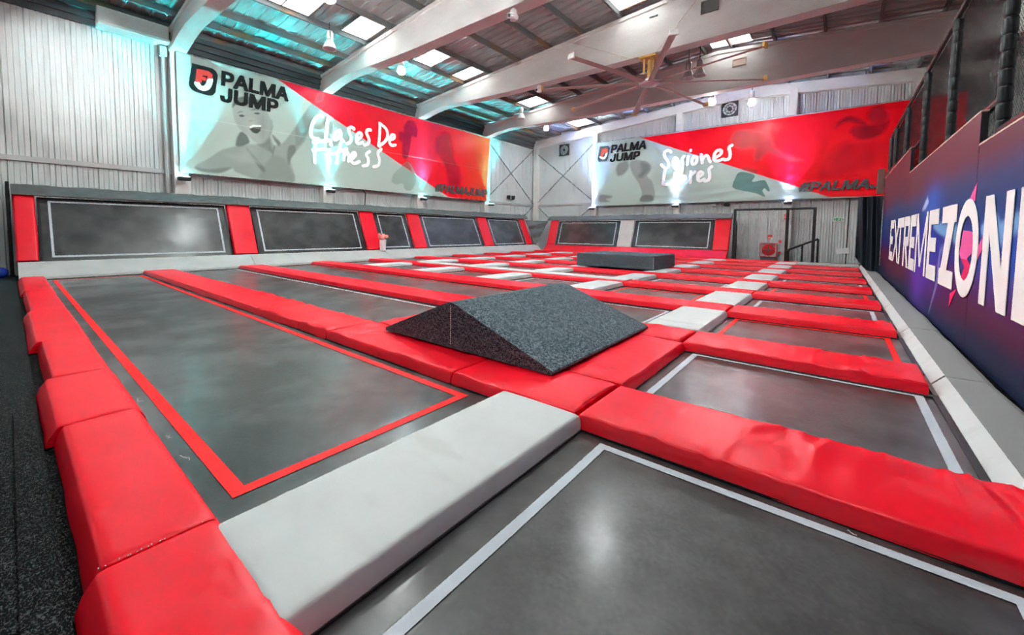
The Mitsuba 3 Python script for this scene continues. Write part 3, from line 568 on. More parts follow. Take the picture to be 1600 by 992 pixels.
def quadround(q, r): return Polygon(q).buffer(-r).buffer(r, 8).union(Polygon([q[0], (q[0][0] + r, q[0][1]), (q[0][0], q[0][1] - r * 1.2)]).intersection(Polygon(q)))
lg = obj('logo', lw(prism(quadround(ART['l_logo'], .22), .006)), 'dark_print', parent=kb)
obj('red_letter', lw(prism(Polygon(ART['l_logoF']).buffer(.012), .006), .054), 'red_print', parent=lg)
obj('white_letter', lw(prism(strokes([ART['l_logoJ']], .085), .006), .053), 'offwhite_print', parent=lg)
obj('lettering', lw(cat_([text_fit('PALMA', 4.97, 7.2, 6.33, .47, .08, .02), text_fit('JUMP', 4.93, 6.80, 5.77, .46, .08, .02)])), 'dark_print', parent=kb)
obj('script', lw(prism(strokes(ART['l_script'], .078), .006), .052), 'white_print', parent=kb)
obj('hashtag', lw(text_fit('#PALMAJUMP', 14.75, 18.95, 3.38, .40, .25, .012)), 'grey_print', parent=kb)

RU0, RU1, RV0, RV1 = -12.62, 3.8, 2.93, 7.02
def rcol(P):
    c = np.tile(np.array((.39, .48, .44), float), (len(P), 1))
    c *= (1 - .06 * meshkit.fbm(np.c_[P * .6, 0 * P[:, :1]], 3, 15))[:, None]
    for n, q, so in (('f1', .20, .08), ('f2', .24, .05), ('f2d', .13, .12), ('f2s', .13, .05), ('f3', .19, .06)): c = paint(c, P, ART[n], (q, q * 1.1, q * 1.04), so)
    c = paint(c, P, ART['r_tri'], (.80, .004, .012), .014)
    inr = np.clip(.5 - sdf(P, ART['r_tri']) / .03, 0, 1)[:, None]
    for n, cc, so, al in (('j1', (.22, .03, .03), .11, .8), ('j1b', (.34, .06, .06), .08, .8), ('k2', (.34, .0, .01), .25, .7), ('k4', (.06, .0, .006), .08, .9), ('k1', (.08, .0, .006), .06, .9), ('k3', (.12, .005, .012), .10, .85)):
        a = al * np.clip(.5 - sdf(P, ART[n]) / (2 * so), 0, 1)[:, None] * inr
        tex = .75 + .25 * meshkit.fbm(np.c_[P * 2.5, 0 * P[:, :1]], 3, 28)[:, None]
        c = c * (1 - a * tex) + a * tex * np.array(cc)
    a = np.clip(.5 - sdf(P, ART['jf']) / .04, 0, 1)[:, None]
    return c * (1 - a) + a * (inr * np.array((.34, .06, .06)) + (1 - inr) * np.array((.10, .19, .17)))
def rwr(u, v):
    return .018 * np.clip((4.9 - v) / 1.6, 0, 1) * np.sin(v * 13 + np.sin(u * .7) * 2.5) * np.clip(1 - np.abs(u + 5) / 7, 0, 1)
kb = thing('banner', 'wide banner on the back wall with the white script Sesiones Libres over red and mint', 'banner')
RBY = YB - .44
m, col = print_sheet(RU0, RU1, RV0, RV1, .028, rcol, bwave(7, rwr), BACKWALL, (0, RBY, 0))
obj('sheet', m, 'vertex_print', parent=kb, smooth=True, color=col)
obj('hem', cat_([tube((RU0, RBY + .02, RV1), (RU1, RBY + .02, RV1), .025, 8), tube((RU0, RBY + .02, RV0 + .02), (RU1, RBY + .02, RV0 + .02), .025, 8)]), 'dark_steel', parent=kb)
def rw(m, n=.05): return mapm(m, BACKWALL, (0, RBY - n, 0))
lg = obj('logo', rw(prism(quadround(ART['r_logo'], .2), .006)), 'grey_print', parent=kb)
obj('orange_letter', rw(prism(Polygon(ART['r_logoF']).buffer(.012), .006), .054), 'orange_print', parent=lg)
obj('white_letter', rw(prism(strokes([ART['r_logoJ']], .075), .006), .053), 'offwhite_print', parent=lg)
obj('lettering', rw(cat_([text_fit('PALMA', -11.5, -9.25, 6.28, .46, .15, .018), text_fit('JUMP', -11.55, -9.65, 5.72, .44, .15, .018)])), 'dark_print', parent=kb)
obj('script', rw(prism(strokes(ART['r_script'], .085), .006), .052), 'white_print', parent=kb)
obj('hashtag', rw(text_fit('#PALMAJUMP', -1.62, 2.75, 3.32, .40, .30, .012)), 'grey_print', parent=kb)

# ---------------------------------------------------------------- printed partition along the right side
XW = 1.14
def pcol(P):
    y, z = -P[:, 0], P[:, 1]
    n1 = meshkit.fbm(np.c_[y * .35, z * .9, 0 * y], 4, 41); n2 = meshkit.fbm(np.c_[y * .9, z * 1.2, 0 * y + 4], 3, 52)
    keys = [(-.2, (.010, .014, .035)), (.15, (.014, .018, .055)), (.42, (.085, .012, .035)), (.75, (.10, .010, .055)), (1.0, (.026, .014, .13)), (1.3, (.014, .034, .18)), (1.62, (.018, .048, .16)), (1.85, (.045, .050, .15)), (2.15, (.125, .026, .050)), (2.6, (.14, .022, .036)), (3.4, (.15, .012, .022))]
    zz = z + .35 * (n1 - .5)
    c = .72 * np.stack([np.interp(zz, [k[0] for k in keys], [k[1][i] for k in keys]) for i in range(3)], 1)
    g = np.exp(-((y - 9.6) / 1.7) ** 2 - ((z - .95) / .55) ** 2)[:, None] * .8
    c = c * (1 - g) + g * np.array((.02, .04, .42))
    g = np.exp(-((y - 10.2) / .8) ** 2 - ((z - .45) / .5) ** 2)[:, None] * .55
    c = c * (1 - g) + g * np.array((.10, .03, .40))
    g = np.exp(-((y - 9.2) / .7) ** 2 - ((z - 1.75) / .28) ** 2)[:, None] * .6
    c = c * (1 - g) + g * np.array((.02, .10, .50))
    g = np.exp(-((y - 5.4) / 1.4) ** 2 - ((z - 1.05) / .35) ** 2)[:, None] * .7
    c = c * (1 - g) + g * np.array((.02, .08, .45))
    Q = np.c_[y, z]
    fade = lambda q: np.clip((z - q) / .35, 0, 1)[:, None]
    for n in ('m1', 'm2'):
        a = np.clip(.5 - sdf(Q, ART[n]) / .06, 0, 1)[:, None] * (.35 + .65 * n2[:, None]) * np.clip((z[:, None] - .85) / .3, 0, 1)
        c = c * (1 - a) + a * np.array((.22, .48, .80))
    c = paint(c, Q, ART['streak'], (.32, .40, .85), .05, .4); c = paint(c, Q, ART['spark'], (.5, .6, .95), .03, .8)
    return c
def panel_out(): return Polygon([(-18.4, -.04), (3.0, -.04), (3.0, 2.22), (-6.58, 2.22), (-6.58, 2.56), (-12.2, 2.62), (-12.2, 3.12), (-18.4, 3.3)])
kp = thing('partition', 'long printed partition with huge white EXTREME ZONE letters beside the court', 'partition')
obj('core', mapm(prism(panel_out(), .05), RIGHTWALL, (XW + .055, 0, 0)), 'black_foam', parent=kp)
for y0, y1, zt in ((-3.0, 6.57, 2.22), (6.59, 12.19, 2.58), (12.21, 18.4, 3.12)):
    m, col = print_sheet(-y1, -y0, -.04, zt, .03, pcol, lambda P: 0 * P[:, 0], RIGHTWALL, (XW, 0, 0))
    obj('panel', m, 'vertex_wall', parent=kp, smooth=True, color=col)
    obj('edge_trim', bx(XW - .004, XW + .055, y0, y1, zt - .005, zt + .012), 'tan_paint', parent=kp)
def glyph(ch, ya, yb, z0=.57, z1=1.64, w=None):
    """block letter between ya (left) and yb (right); u = -y"""
    a, b = -ya, -yb; L = b - a; h = z1 - z0; w = w or (.20 if ya > 8.4 else .24)
    t = .21
    r = lambda x0, x1, y0, y1: sbox(a + x0 * L, z0 + y0 * h, a + x1 * L, z0 + y1 * h)
    ww = w / L
    if ch == 'M': w *= .72
    if ch == 'E': s = [r(0, ww, 0, 1), r(0, 1, 0, t), r(0, 1, 1 - t, 1), r(0, .86, .40, .60)]
    elif ch == 'T': s = [r(0, 1, 1 - t, 1), r(.5 - ww / 2, .5 + ww / 2, 0, 1)]
    elif ch == 'X': s = [Polygon([(a, z1), (a + w * 1.2, z1), (b, z0), (b - w * 1.2, z0)]), Polygon([(a, z0), (a + w * 1.2, z0), (b, z1), (b - w * 1.2, z1)])]
    elif ch == 'M':
        mid = (a + b) / 2
        s = [r(0, ww * .75, 0, 1), r(1 - ww * .75, 1, 0, 1), Polygon([(a, z1), (a + w * 1.0, z1), (mid + w * .45, z0 + .12 * h), (mid - w * .45, z0 + .12 * h)]), Polygon([(b, z1), (b - w * 1.0, z1), (mid - w * .45, z0 + .12 * h), (mid + w * .45, z0 + .12 * h)])]
    elif ch == 'N': s = [r(0, ww * .85, 0, 1), r(1 - ww * .85, 1, 0, 1), Polygon([(a, z1), (a + w * 1.05, z1), (b, z0), (b - w * 1.05, z0)])]
    elif ch == 'Z': s = [r(0, 1, 0, t), r(0, 1, 1 - t, 1), Polygon([(a, z0), (a + w * 1.6, z0), (b, z1), (b - w * 1.6, z1)])]
    elif ch == 'R':
        bowl = sbox(a, z0 + .42 * h, b, z1).buffer(0).difference(Polygon()); bowl = unary_union([sbox(a, z0 + .42 * h, b - .15, z1), sbox(b - .3, z0 + .42 * h, b, z1).buffer(-.14).buffer(.14, 6)])
        s = [r(0, ww, 0, 1), bowl.difference(sbox(a + w, z0 + .60 * h, b - w, z1 - .19 * h)), Polygon([(a + .3 * L, z0 + .45 * h), (a + .3 * L + w * 1.1, z0 + .45 * h), (b, z0), (b - w * 1.15, z0)])]
    elif ch == 'O':
        el = lambda rx, rz: Polygon([((a + b) / 2 + rx * math.cos(q), (z0 + z1) / 2 + rz * math.sin(q)) for q in np.linspace(0, 2 * math.pi, 49)[:-1]])
        s = [el(L / 2, h / 2 + .02).difference(el(L / 2 - w * .86, h / 2 - .17))]
    return unary_union(s)
bolt = unary_union([Polygon([(-u, v) for u, v in ART[n]]).buffer(0) for n in ('bolt2', 'bolt1', 'bolt3', 'bolt4')])
M('pink_print', principled((.72, .085, .30), .5, .3)); M('hotpink_print', principled((.70, .012, .10), .5, .3))
obj('pink_shape', mapm(prism(bolt.difference(sbox(-99, -9, 99, .98)), .004), RIGHTWALL, (XW - .002, 0, 0)), 'pink_print', parent=kp)
obj('pink_shape', mapm(prism(bolt.intersection(sbox(-99, -9, 99, .98)), .004), RIGHTWALL, (XW - .002, 0, 0)), 'hotpink_print', parent=kp)
for ch, ya, yb in (('E', 15.35, 14.55), ('X', 14.5, 13.2), ('T', 13.65, 12.45), ('R', 12.36, 11.5), ('E', 11.38, 10.66), ('M', 10.56, 9.38), ('E', 9.26, 8.48), ('Z', 8.22, 7.34), ('O', 7.3, 6.27), ('N', 6.1, 5.26), ('E', 5.10, 4.25)):
    obj('letter', mapm(prism(glyph(ch, ya, yb), .005), RIGHTWALL, (XW - .006, 0, 0)), 'white_print', parent=kp)
obj('mezzanine_floor', bx(XW + .07, XR - .02, YF + .02, 19.0, 1.86, 2.08), 'carpet', label='dark mezzanine floor behind the printed partition', kind='structure')
obj('board', cbox(.95, 1.13, 18.44, 18.48, 2.62, 3.45, .01), 'brown_board', label='small brown board at the far end of the printed partition', cat='board')

# ---------------------------------------------------------------- padded posts and black netting over the partition
kf = thing('safety_net', 'black safety netting on padded posts above the printed partition', 'net')
XN = XW + .12
posts = [-2.0, 1.0, 3.75, 6.42, 9.03, 11.62, 14.45, 17.05, 18.6]
def post_mesh(zb):
    rings = []; z = zb
    prof_ = [(0, zb)]
    while z < 4.46:
        prof_ += [(.046, z + .005), (.058, z + .02), (.058, z + .15), (.046, z + .165)]; z += .17
    return lathe(prof_ + [(.03, 4.5), (0, 4.52)], 14)
pm = mikit.ply(post_mesh(2.09), 'black_foam', smooth=40)
for y in posts: obj('post', pm, parent=kf, to_world=move(XN, y, 0))
obj('top_rail', tube((XN, -2.0, 4.52), (XN, 18.6, 4.52), .035, 10), 'black_steel', parent=kf)
obj('bottom_rail', cat_([tube((XN, -2.0, 2.32), (XN, 6.42, 2.32), .05, 10), tube((XN, 6.42, 2.66), (XN, 11.62, 2.66), .04, 10), tube((XN, 11.62, 3.2), (XN, 18.6, 3.2), .04, 10)]), 'black_foam', parent=kf)
def net_mesh(y0, y1, z0, z1, pitch, r, x):
    v, f = [], []
    H = z1 - z0
    def seg(p, q):
        (ya, za), (yb, zb) = p, q
        L = math.hypot(yb - ya, zb - za)
        if L < .02: return
        ny, nz = -(zb - za) / L * r, (yb - ya) / L * r
        b = len(v)
        for (yy, zz) in (p, q): v.extend([(x - r, yy, zz), (x + r, yy + ny, zz + nz), (x + r, yy - ny, zz - nz)])
        f.extend([(b, b + 1, b + 4), (b, b + 4, b + 3), (b + 1, b + 2, b + 5), (b + 1, b + 5, b + 4), (b + 2, b, b + 3), (b + 2, b + 3, b + 5)])
    c = y0 - H
    while c < y1:
        a0 = max(c, y0); a1 = min(c + H, y1)
        if a1 > a0: seg((a0, z0 + a0 - c), (a1, z0 + a1 - c)); seg((a0, z1 - (a0 - c)), (a1, z1 - (a1 - c)))
        c += pitch * math.sqrt(2)
    return trimesh.Trimesh(np.array(v), np.array(f), process=False)
for y0, y1 in zip(posts[:-1], posts[1:]):
    obj('netting', net_mesh(y0, y1, 2.1, 4.52, .040, .0016, XN + .05), 'black_steel', parent=kf, kind='stuff')


# ---------------------------------------------------------------- the court: beds, pads, kerbs
def pad_local(L, w, th=.10, front=.022, back=.022, nl=24, seed=0, wr=.010, crown=.004, wf=9.0, lip=.022):
    """padded beam: x along, y across (0..w), flat top at z = 0, steep sides, creased edges, wrinkled cover"""
    prof = [(-lip, -th), (-lip * .6, -th * .5), (.0, -.016), (front * .35, -.004), (front, 0.0)]
    prof += [(front + (w - front - back) * t, 0.0) for t in (.07, .15, .25, .35, .45, .55, .65, .75, .85, .93, 1.0)]
    prof += [(w - back * .35, -.004), (w, -.016), (w + lip * .6, -th * .5), (w + lip, -th)]
    prof = np.array(prof); m = len(prof)
    us = np.concatenate([[0, .004, .012], np.linspace(.03, L - .03, max(nl - 6, 4)), [L - .012, L - .004, L]])
    n = len(us)
    U, J = np.meshgrid(us, np.arange(m), indexing='ij')
    Y, Z = prof[J, 1 - 1], prof[J, 1]
    s = 1 - np.exp(-np.minimum(U, L - U) / .008)
    top = np.clip(1 + Z / th, 0, 1)
    N = lambda fu, fy, k, o: meshkit.fbm(np.stack([U * fu + Y * fy * .5, Y * fy, np.full(U.shape, seed * 1.9 + k)], -1), o, seed + k)
    ridge = 1 - np.abs(2 * N(wf, 2.2, 1, 2) - 1)                 # folds running across the pad
    mask = np.clip((N(1.3, 1.8, 2, 2) - .40) * 3.5, 0, 1)
    fold = (ridge ** 5 - .25) * mask
    big = N(.7, 1.2, 3, 2) - .5
    t = np.clip(Y / w, 0, 1)
    Z = Z + top * (crown * 4 * t * (1 - t) + wr * fold + wr * .9 * big) * s - top * .010 * (1 - s)
    Y = Y + (1 - top) * .02 * (N(1.6, .5, 5, 2) - .5) * s
    V = np.stack([U, Y, Z], -1).reshape(-1, 3)
    f = [(i * m + j, (i + 1) * m + j, (i + 1) * m + j + 1, i * m + j + 1) for i in range(n - 1) for j in range(m - 1)]
    f += [(i * m + m - 1, (i + 1) * m + m - 1, (i + 1) * m, i * m) for i in range(n - 1)]
    body = tm((V, np.array(f)))
    caps = [(0, j, j + 1) for j in range(1, m - 1)] + [((n - 1) * m, (n - 1) * m + j + 1, (n - 1) * m + j) for j in range(1, m - 1)]
    return trimesh.Trimesh(V, np.vstack([body.faces, np.array(caps)]), process=False)
AX = [(1, 0, 0), (0, 1, 0), (0, 0, 1)]
AY = [(0, 1, 0), (-1, 0, 0), (0, 0, 1)]      # pad running along +y, its width to the left
def pad_x(name, x0, x1, y0, w, mat, label, group=None, **k):
    return obj(name, mapm(pad_local(x1 - x0, w, **k), AX, (x0, y0, 0)), mat, smooth=38, label=label, cat='pad', group=group)
_pads = {}
def pad_copy(name, kind, args, A, x, y, z, mat, label, var):
    kk = (kind, var, mat)
    if kk not in _pads: _pads[kk] = mikit.ply(mapm(pad_local(seed=var * 7 + len(kind), **args), A), mat, smooth=38)
    return obj(name, _pads[kk], label=label, cat='pad', to_world=move(x, y, z))
ORD = ['front', 'second', 'third', 'fourth', 'fifth', 'sixth', 'seventh', 'eighth', 'ninth']
VR = lambda k: -1.34 - 2.81 * (k - 1)          # right edge of the k-th lengthwise pad line
VW, SW, PER = .68, .69, 2.40
SY = lambda i: 2.41 + PER * (i - 1)            # near edge of the i-th crosswise pad line
XK, XKL = .72, -15.55                          # right and left kerb
COLX = {1: (VR(1), XK)}
for k in range(2, 6): COLX[k] = (VR(k), VR(k - 1) - VW)
COLX[6] = (XKL, VR(5) - VW)
def rowy(r): return (.52, SY(1)) if r == 0 else (SY(r) + SW, SY(r + 1))
CN = {1: 'column beside the partition', 2: 'second column from the partition', 3: 'third column from the partition', 4: 'fourth column from the partition', 5: 'fifth column from the partition', 6: 'column along the left wall'}
CB = {1: 'first and second', 2: 'second and third', 3: 'third and fourth', 4: 'fourth and fifth', 5: 'fifth and sixth'}

# trampolines
def bed_mesh(x0, x1, y0, y1, z=-.105, n=14):
    nx, ny = max(int((x1 - x0) * 5), 6), max(int((y1 - y0) * 5), 6)
    u, v = np.meshgrid(np.linspace(0, 1, nx), np.linspace(0, 1, ny), indexing='ij')
    zz = z - .012 * 16 * u * (1 - u) * v * (1 - v) / 1.0
    i = np.arange((nx - 1) * ny).reshape(nx - 1, ny)[:, :-1].ravel()
    return tm((np.c_[(x0 + u * (x1 - x0)).ravel(), (y0 + v * (y1 - y0)).ravel(), zz.ravel()], np.c_[i, i + ny, i + ny + 1, i + 1]))
def sagz(x, y, x0, x1, y0, y1):
    u, v = (x - x0) / (x1 - x0), (y - y0) / (y1 - y0); return -.105 - .012 * 16 * u * (1 - u) * v * (1 - v)
def tape_mesh(p, q, w, ext):
    """flat band from p to q, w wide, lying on the sagging bed"""
    p, q = np.array(p, float), np.array(q, float); n = 12
    d = (q - p) / np.linalg.norm(q - p); nn = np.array([-d[1], d[0]]) * w / 2
    V = []
    for t in np.linspace(0, 1, n):
        c = p + t * (q - p)
        for s in (-1, 1):
            x, y = c + s * nn; V.append((x, y, sagz(x, y, *ext) + .004))
    f = [(2 * i, 2 * i + 2, 2 * i + 3, 2 * i + 1) for i in range(n - 1)]
    return tm((np.array(V), np.array(f)))
def tramp_parts(x0, x1, y0, y1, tape, ins=(.2, .2, .16, .16), tw=.05):
    """list of (name, mesh, material) for a floor trampoline"""
    ext = (x0, x1, y0, y1); out = [('bed', bed_mesh(*ext), 'bed_mesh')]
    fr = [bx(x0 - .02, x1 + .02, y0 - .02, y0 + .045, -.135, -.092), bx(x0 - .02, x1 + .02, y1 - .045, y1 + .02, -.135, -.092), bx(x0 - .02, x0 + .045, y0, y1, -.135, -.092), bx(x1 - .045, x1 + .02, y0, y1, -.135, -.092)]
    out.append(('frame', cat_(fr), 'black_steel'))
    xa, xb, ya, yb = x0 + ins[0], x1 - ins[1], y0 + ins[2], y1 - ins[3]
    h = tw / 2
    mt = tape + '_tape'
    out += [('border_tape', tape_mesh((xa - h, ya), (xb + h, ya), tw, ext), mt), ('border_tape', tape_mesh((xa - h, yb), (xb + h, yb), tw, ext), mt),
            ('border_tape', tape_mesh((xa, ya + h), (xa, yb - h), tw, ext), mt), ('border_tape', tape_mesh((xb, ya + h), (xb, yb - h), tw, ext), mt)]
    return out
def tramp(x0, x1, y0, y1, tape, label, **k):
    t = thing('trampoline', label, 'trampoline')
    for n, m, mt in tramp_parts(x0, x1, y0, y1, tape, **k): obj(n, m, mt, parent=t, smooth=(n == 'bed'))
_tr = {}
def tramp_copy(k, r, tape, label):
    x0, x1 = COLX[k]; y0, y1 = rowy(r); kk = (round(x1 - x0, 3), round(y1 - y0, 3), tape)
    if kk not in _tr: _tr[kk] = [(n, mikit.ply(m, mt, smooth=(n == 'bed'))) for n, m, mt in tramp_parts(0, x1 - x0, 0, y1 - y0, tape, tw=.06)]
    t = thing('trampoline', label, 'trampoline')
    for n, d_ in _tr[kk]: obj(n, d_, parent=t, to_world=move(x0, y0, 0))
other = {'red': 'white', 'white': 'red'}
tramp(XKL, VR(1) - VW, .50, SY(1) + .02, 'red', 'very long black trampoline with a red border at the left front, beside the black carpet', ins=(.35, .32, .19, .15), tw=.075)
tramp(COLX[1][0], COLX[1][1] + .04, .50, SY(1) + .02, 'white', 'black trampoline with a pale border in the right foreground', ins=(.24, .16, .25, .13), tw=.055)
tramp(XKL, VR(2) - VW, *rowy(1), 'white', 'long black trampoline with white border left of the foam wedge, second row')
tramp(*COLX[2], *rowy(1), 'white', 'black trampoline hidden below the foam wedge')
tramp(*COLX[1], *rowy(1), 'white', 'black trampoline with a pale border right of the wedge, second row beside the partition', ins=(.16, .13, .06, .06), tw=.06)
tramp(XKL, VR(2) - VW, *rowy(2), 'red', 'long black trampoline in the third row, behind the foam wedge on the left')
tramp(*COLX[2], *rowy(2), 'white', 'black trampoline with white border just behind the right corner of the wedge')
tramp(*COLX[1], *rowy(2), 'red', 'black trampoline with red border in the third row beside the partition', ins=(.16, .16, .08, .08), tw=.06)
for r in range(3, 9):
    for k in range(1, 7):
        tape = 'red' if (r + k) % 2 else 'white'
        tramp_copy(k, r, tape, f'black trampoline with {tape} border, {ORD[r]} row from the camera, {CN[k]}')

# crosswise red pads
# front edge beside the carpet
segs = [(-15.5, -12.2), (-12.2, -9.2), (-9.2, -6.7), (-6.7, -5.0), (-5.0, -3.75), (-3.75, -2.05), (-2.05, -.75)]
sl_ = ['red edge pad along the black carpet, at the left wall kerb', 'red edge pad along the black carpet, second from the left wall', 'red edge pad along the black carpet, third from the left wall', 'red edge pad along the carpet, in the middle of its line', 'red edge pad along the carpet, two before the front seam', 'red edge pad along the carpet, ending at the grey foreground pad', 'red edge pad at the very front, touching the end of the grey foreground pad']
for i, ((a, b), l) in enumerate(zip(segs, sl_)):
    yo = (.0, .015, -.012, .03, -.01, .012, -.005)[i]
    pad_x('edge_pad', a + .004, b - .004, .15 + yo, .37 - yo, 'red_vinyl', l, th=.125, front=.03, back=.03, nl=int((b - a) * 26) + 8, seed=20 + i, wr=.008, wf=10.0, lip=.035 if i % 2 else .05)
st = []
rng = np.random.default_rng(21)
for i in range(26):
    y = .15 + .36 * i / 26 + rng.normal(0, .004)
    if rng.random() < .5: st.append(bx(-2.052, -2.047, y, y + .004, .001, .003 + .004 * rng.random()))
obj('stitches', cat_(st), 'white_plain', parent=[q for q in scene if q.startswith('edge_pad')][-1], label='white stitches along the seam', kind='stuff')
pad_x('edge_pad', -.742, 1.12, .0, .50, 'red_vinyl', 'red pad just under the camera', th=.125, nl=20, seed=29, wr=.008)
FR = [(1, [(XKL, -12.2, 'farthest left red pad of the first crosswise line'), (-12.2, -8.9, 'second red pad from the left wall in the first crosswise line'), (-8.9, -5.6, 'long red pad left of the folded red joint by the wedge'), (-5.6, -4.83, 'folded red joint pad at the left tip of the foam wedge'), (-4.83, -2.6, 'red pad below the dark face of the foam wedge'), (-2.6, -1.36, 'wrinkled red joint pad between the wedge corner and the grey foreground pad'), (-1.34, XK + .35, 'large wrinkled red pad crossing the right foreground')]),
      (2, [(XKL, -12.2, 'farthest left red pad of the second crosswise line'), (-12.2, -8.6, 'second red pad from the left wall in the second crosswise line'), (-8.6, -4.83, 'red pad of the second crosswise line ending behind the wedge'), (-4.83, -2.5, 'red pad hidden behind the foam wedge'), (-2.5, -1.36, 'wrinkled red joint pad at the right tip of the wedge'), (-1.34, XK - .06, 'red pad between second and third row beside the partition')]),
      (3, [(XKL, -12.0, 'farthest left red pad of the third crosswise line'), (-12.0, -8.2, 'second red pad from the left wall in the third crosswise line'), (-8.2, VR(2), 'red pad of the third crosswise line disappearing behind the wedge top'), (VR(2), -1.36, 'red pad of the third crosswise line just right of the wedge'), (-1.34, XK - .06, 'red pad between third and fourth row beside the partition')])]
for i, ss in FR:
    for j, (a, b, l) in enumerate(ss):
        near = (i == 1 and j >= 3) or (b > 0)
        jt = 'joint' in l
        pad_x('pad', a + .006, b - .006, SY(i), SW, 'red_vinyl', l, nl=int((b - a) * (44 if near else 14)) + 10, seed=i * 10 + j, wr=.026 if (near and not jt) else (.042 if jt else .009), crown=.012 if jt else .004, wf=6.0 if near else 5.0)
for i in range(4, 9):
    for k in range(1, 7):
        a, b = COLX[k]
        if k > 1: b += VW
        if k == 1: b -= .06
        lab = f'red pad in front of the {ORD[i]} row, {CN[k]}'
        kk = pad_copy('pad', f'S{k if k in (1, 6) else 0}', dict(L=b - a - .012, w=SW, nl=26, wr=.014, wf=5.0), AX, a + .006, SY(i), 0, 'red_vinyl', lab, (i + k) % 3)
        if i == 4 and k in (3, 4, 5): obj('cover', cbox(a + .02, b - .02, SY(i) + .20, SY(i) + SW - .03, .0, .032, .01), 'grey_vinyl', parent=kk, label='pale grey top cover')
for k in range(2, 7):
    a, b = COLX[k]; b += VW
    pad_copy('pad', f'S{k if k == 6 else 0}', dict(L=b - a - .012, w=SW, nl=26, wr=.014, wf=5.0), AX, a + .006, SY(9), 0, 'red_vinyl', f'red pad along the far end of the court, {CN[k]}', k % 3)
pad_x('pad', VR(1), XK, SY(9), .5, 'kerb_vinyl', 'grey kerb pad along the far end of the court beside the partition', nl=12, wr=.006)

# lengthwise pads
def pad_y(x_right, y0, y1, mat, label, **k):
    return obj('pad', mapm(pad_local(y1 - y0, VW, **k), AY, (x_right, y0, 0)), mat, smooth=38, label=label, cat='pad')
pad_y(VR(1) + .02, .49, SY(1) - .006, 'grey_vinyl', 'large pale grey pad in the foreground between two trampolines', nl=50, seed=61, wr=.003, th=.11, crown=.006, front=.03, back=.03)
pad_y(VR(1) + .02, SY(1) + SW + .02, SY(2) - .02, 'red_vinyl', 'red pad along the right side of the foam wedge', nl=70, seed=62, wr=.016, wf=11.0)
pad_y(VR(2) + .02, SY(1) + SW + .02, SY(2) - .02, 'red_vinyl', 'red pad along the left side of the foam wedge', nl=24, seed=63, wr=.02)
pad_y(VR(1), SY(2) + SW + .02, SY(3) - .02, 'grey_vinyl', 'pale grey pad right behind the wedge, nearest of its line beside the partition column', nl=24, seed=64, wr=.006)
pad_y(VR(2), SY(2) + SW + .02, SY(3) - .02, 'grey_vinyl', 'grey pad hidden behind the foam wedge', nl=16, seed=65, wr=.006)
for r in range(3, 9):
    for k in range(1, 6):
        y0, y1 = rowy(r)
        pad_copy('pad', 'V', dict(L=y1 - y0 - .02, w=VW, nl=14, wr=.006), AY, VR(k), y0 + .01, 0, 'grey_vinyl', f'pale grey pad in the {ORD[r]} row between {CB[k]} columns from the partition', (r + k) % 3)

# right kerb
kprof = [(XK - .02, -.12), (XK + .0, -.085), (XK + .085, 0.0), (XK + .10, .004), (1.05, .006), (1.10, -.02), (1.10, -.12)]
def kerb_seg(y0, y1, seed):
    ys = np.linspace(y0, y1, 9); V = []
    for y in ys:
        w = .012 * (meshkit.noise(np.array([y * 2.3, seed, 0.0])) - .5)
        for x, z in kprof: V.append((x + (w * 3 if x > 1.04 else w * .4), y, z + (w * .6 if z > -.05 else 0)))
    m = len(kprof); f = [(i * m + j, (i + 1) * m + j, (i + 1) * m + j + 1, i * m + j + 1) for i in range(8) for j in range(m - 1)]
    q = tm((np.array(V), np.array(f)))
    cp = [(0, j + 1, j) for j in range(1, m - 1)] + [(8 * m, 8 * m + j, 8 * m + j + 1) for j in range(1, m - 1)]
    return trimesh.Trimesh(q.vertices, np.vstack([q.faces, cp]), process=False)
for r in range(9):
    y0 = .52 if r == 0 else SY(r) + .35; y1 = SY(r + 1) + .35
    if r == 8: y1 = 21.9
    kk = obj('kerb_pad', kerb_seg(y0 + .006, y1 - .006, r * 3.3), 'kerb_top', smooth=25, label=f'grey kerb pad at the foot of the partition, beside the {ORD[r]} row', cat='pad')
    obj('inner_face', tm((np.array([(XK - .006, y0 + .02, -.088), (XK - .006, y1 - .02, -.088), (XK + .078, y1 - .02, .007), (XK + .078, y0 + .02, .007)]), np.array([[0, 1, 2, 3]]))), 'grey_vinyl', parent=kk, label='pale sloping inner face')
